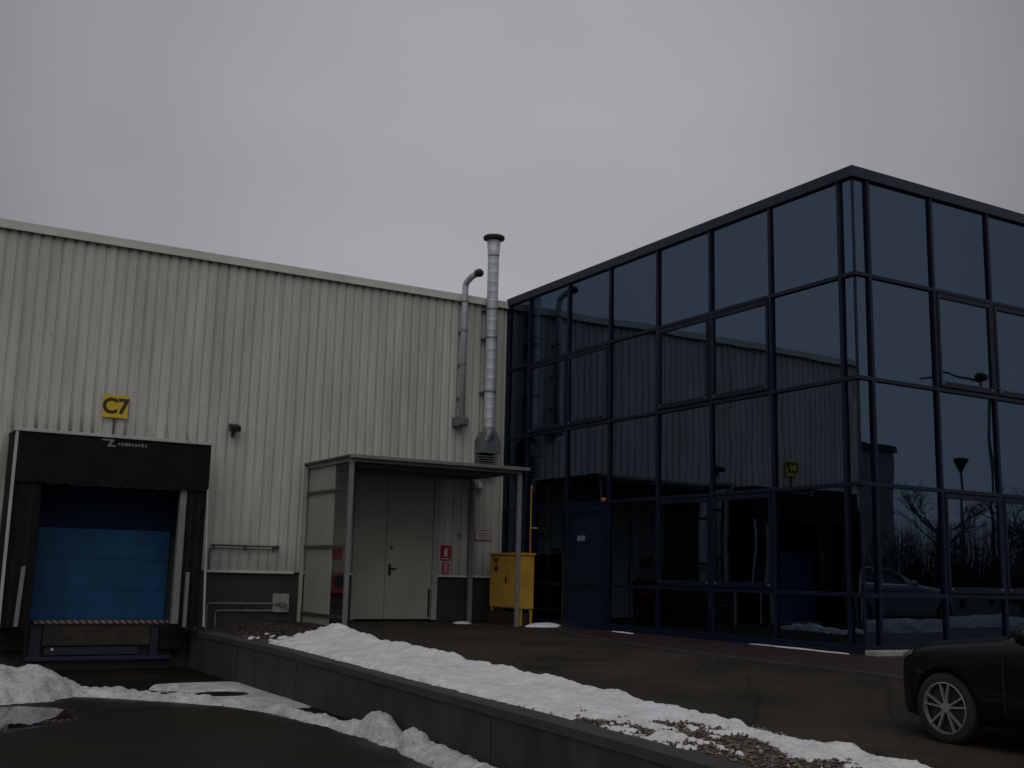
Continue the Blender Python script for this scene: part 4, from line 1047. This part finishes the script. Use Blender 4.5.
    # wheels
    for xc in (1.36, -1.34):
        for sg in (1, -1):
            yo = sg*.775; wl = bpy.data.objects.new('wheel', None); COL.objects.link(wl); wl.parent = root; wl.location = (xc, yo, .318)
            ty = MB(); ty.lathe([(.225, -.10), (.29, -.105), (.312, -.085), (.318, -.05), (.318, .05), (.312, .085), (.29, .105), (.225, .10)], (0, 0, 0), 'y', 40, cap=False)
            ty.v = [(v[0]+xc, v[1]+yo, v[2]+.318) for v in ty.v]; ty.build('tyre', 'tyre', wl, (xc, yo, .318), smooth=True)
            rm = MB(); y1 = sg*.095
            rm.lathe([(.232, y1-sg*.03), (.232, y1+sg*.006), (.222, y1+sg*.008), (.212, y1-sg*.03)], (0, 0, 0), 'y', 40, cap=False)
            rm.lathe([(.001, y1-sg*.045), (.205, y1-sg*.045), (.205, y1-sg*.05), (.001, y1-sg*.05)], (0, 0, 0), 'y', 30, 1)
            rm.lathe([(.01, y1), (.045, y1-sg*.002), (.05, y1-sg*.03), (.03, y1-sg*.04)], (0, 0, 0), 'y', 20)
            for k in range(5):
                for dlt in (-12, 12):
                    w0 = R(72*k+90+dlt*.55); w1 = R(72*k+90+dlt)
                    o = len(rm.v); hw = .011
                    for (rr, ww, hh, yy_) in ((.035, w0, .009, y1-sg*.006), (.22, w1, .0085, y1+sg*.004)):
                        cx_, cz_ = rr*math.cos(ww), rr*math.sin(ww); tx, tz_ = -math.sin(ww), math.cos(ww)
                        for (e, d) in ((-hh, 0), (hh, 0), (hh, -sg*.03), (-hh, -sg*.03)): rm.v.append((cx_+tx*e, yy_+d, cz_+tz_*e))
                    for q in ((0, 1, 5, 4), (1, 2, 6, 5), (2, 3, 7, 6), (3, 0, 4, 7)): rm.face([o+i for i in q])
            rm.v = [(v[0]+xc, v[1]+yo, v[2]+.318) for v in rm.v]
            rm.build('rim', ['alloy', 'black'], wl, (xc, yo, .318))
    root.location = loc; root.rotation_euler = (0, 0, rotz)
    return root
make_car('parked_car', 'black hatchback with silver double-spoke wheels parked on the driveway', 'carblack', (-3.62, -6.31, -.333), R(90))
make_car('parked_car', 'silver hatchback parked beyond the right glass face', 'carpale', (10.6, -9.1, .0), R(8))

# ================================================================ what the glass mirrors: across the car park
def lamp_post(x, y, h, lab, kind):
    t_ = thing('street_lamp', lab, 'street lamp', (x, y, 0), 'car park lamps')
    p = MB(); p.tube([(x, y, -.9), (x, y, h*.4), (x, y, h)], [.11, .075, .05], 10); p.build('pole', 'grey_dark', t_, (x, y, 0), smooth=True)
    hd = MB()
    if kind == 'cone': hd.lathe([(.05, h-.05), (.07, h), (.30, h+.42), (.32, h+.52), (.1, h+.56)], (x, y, 0), 'z', 18); hd.build('lamp_head', 'grey_dark', t_, (x, y, h))
    else:
        hd.tube([(x, y, h-.1), (x-1.1, y-.7, h+.25), (x-2.2, y-1.4, h+.2)], .05, 8); hd.build('arm', 'grey_dark', t_, (x, y, h))
        h2 = MB(); h2.lathe([(.02, -.1), (.16, -.05), (.2, .2), (.14, .6), (.02, .7)], (0, 0, 0), 'x', 10); h2.v = [(x+v[0]-.2, y+v[1], h+v[2]+.1) for v in h2.v]; h2.build('lamp_head', 'grey_dark', t_, (x, y, h))
lamp_post(25.9, -18.36, 5.6, 'short car park lamp with a cone shaped head', 'cone')
lamp_post(31.1, -20.8, 10.4, 'tall car park lamp with a long bracket arm', 'arm')
def tree(x, y, h, lab, seed, z0=0.):
    rg = random.Random(seed); t_ = thing('bare_tree', lab, 'tree', (x, y, z0), 'bare trees across the car park')
    tk = MB(); tk.tube([(x, y, z0-.1), (x+.05, y, z0+h*.25), (x, y+.05, z0+h*.55)], [.10, .07, .045], 8); tk.build('trunk', 'bark', t_, (x, y, z0))
    cr_ = MB()
    def br(p, d, l_, r_, n_):
        q = p+d*l_; mid = p.lerp(q, .5)+Vector((rg.uniform(-.1, .1), rg.uniform(-.1, .1), rg.uniform(-.05, .1)))*l_
        cr_.tube([p, mid, q], [r_, r_*.8, r_*.55], 4, cap=False)
        if n_ <= 0: return
        for k in range(3 if n_ > 1 else 4):
            e = (d+Vector((rg.uniform(-.9, .9), rg.uniform(-.9, .9), rg.uniform(-.25, .7)))).normalized()
            br(p.lerp(q, rg.uniform(.45, 1)), e, l_*rg.uniform(.55, .8), r_*.6, n_-1)
    for k in range(9):
        a = rg.uniform(0, 6.28); zz = h*rg.uniform(.22, .55)
        br(Vector((x, y, z0+zz)), Vector((math.cos(a), math.sin(a), rg.uniform(.5, 1.4))).normalized(), h*.2, .035, 4)
    cr_.build('crown', 'bark', t_, (x, y, z0+h*.5), fixn=False)
for i, (x, y, h, lab) in enumerate(((29.0, -21.8, 6.2, 'bare spreading tree left of the cone headed lamp'), (27.6, -17.6, 4.4, 'small bare tree between the two car park lamps'), (29.5, -18.0, 6.4, 'tall bare tree right of the tall car park lamp'), (34, -18, 6, 'bare tree at the far side of the car park'), (24, -20.5, 3.6, 'low bare tree nearest the grey hall'))):
    tree(x, y, h, lab, i+3)
HB = thing('grey_hall', 'plain grey flat roofed hall across the car park', 'building', (30, -50, 0))
hb_ = MB(); hb_.box(18, 38.8, -80, -32.5, -1, 8.5); hb_.build('wall', 'greywall', HB, (28, -56, 0))
hb_ = MB(); hb_.box(17.8, 39, -80.2, -32.3, 8.5, 8.85); hb_.build('roof', 'roof', HB, (28, -56, 8.5))
for k in range(3): bx('window', 'carglass', HB, 21+5*k, 24+5*k, -32.52, -32.46, 2.5, 4.2)
hg = MB(); hr = random.Random(4)
for k in range(15000):                                     # leafless scrub beyond the car park: crossing twigs
    t = hr.random(); x = 40+55*t+hr.uniform(-4, 4); y = -62+46*t+hr.uniform(-4, 4); hh = (5.6+.8*math.sin(x*.3)+1.0*math.sin(x*.11+2))*hr.uniform(.05, 1.0)**.8
    dx, dy = hr.uniform(-.6, .6), hr.uniform(-.6, .6); w_ = hr.uniform(.015, .04); o = len(hg.v)
    hg.v += [(x-w_, y, -1.), (x+w_, y, -1.), (x+dx+w_*.3, y+dy, hh), (x+dx-w_*.3, y+dy, hh), (x, y+w_, -1.), (x, y-w_, -1.)]
    hg.face((o, o+1, o+2, o+3)); hg.face((o+4, o+5, o+2))
tag(hg.build('far_scrub', 'bark', fixn=False), kind='stuff')
bnk = snow_field('snow_bank', np.arange(4.5, 20, .12), np.arange(-8.2, -4.4, .12), lambda X, Y: ridge_height(X, Y, [(6.0, -5.6, .7, .22), (9, -6.4, .6, .18), (13, -6.6, .8, .25), (18, -7.0, .7, .2)], 41., .4), lambda X, Y: gz(X, Y)+.03, 'snow_dirty')
tag(bnk, 'low snow bank along the car park beside the silver car', 'snow bank')
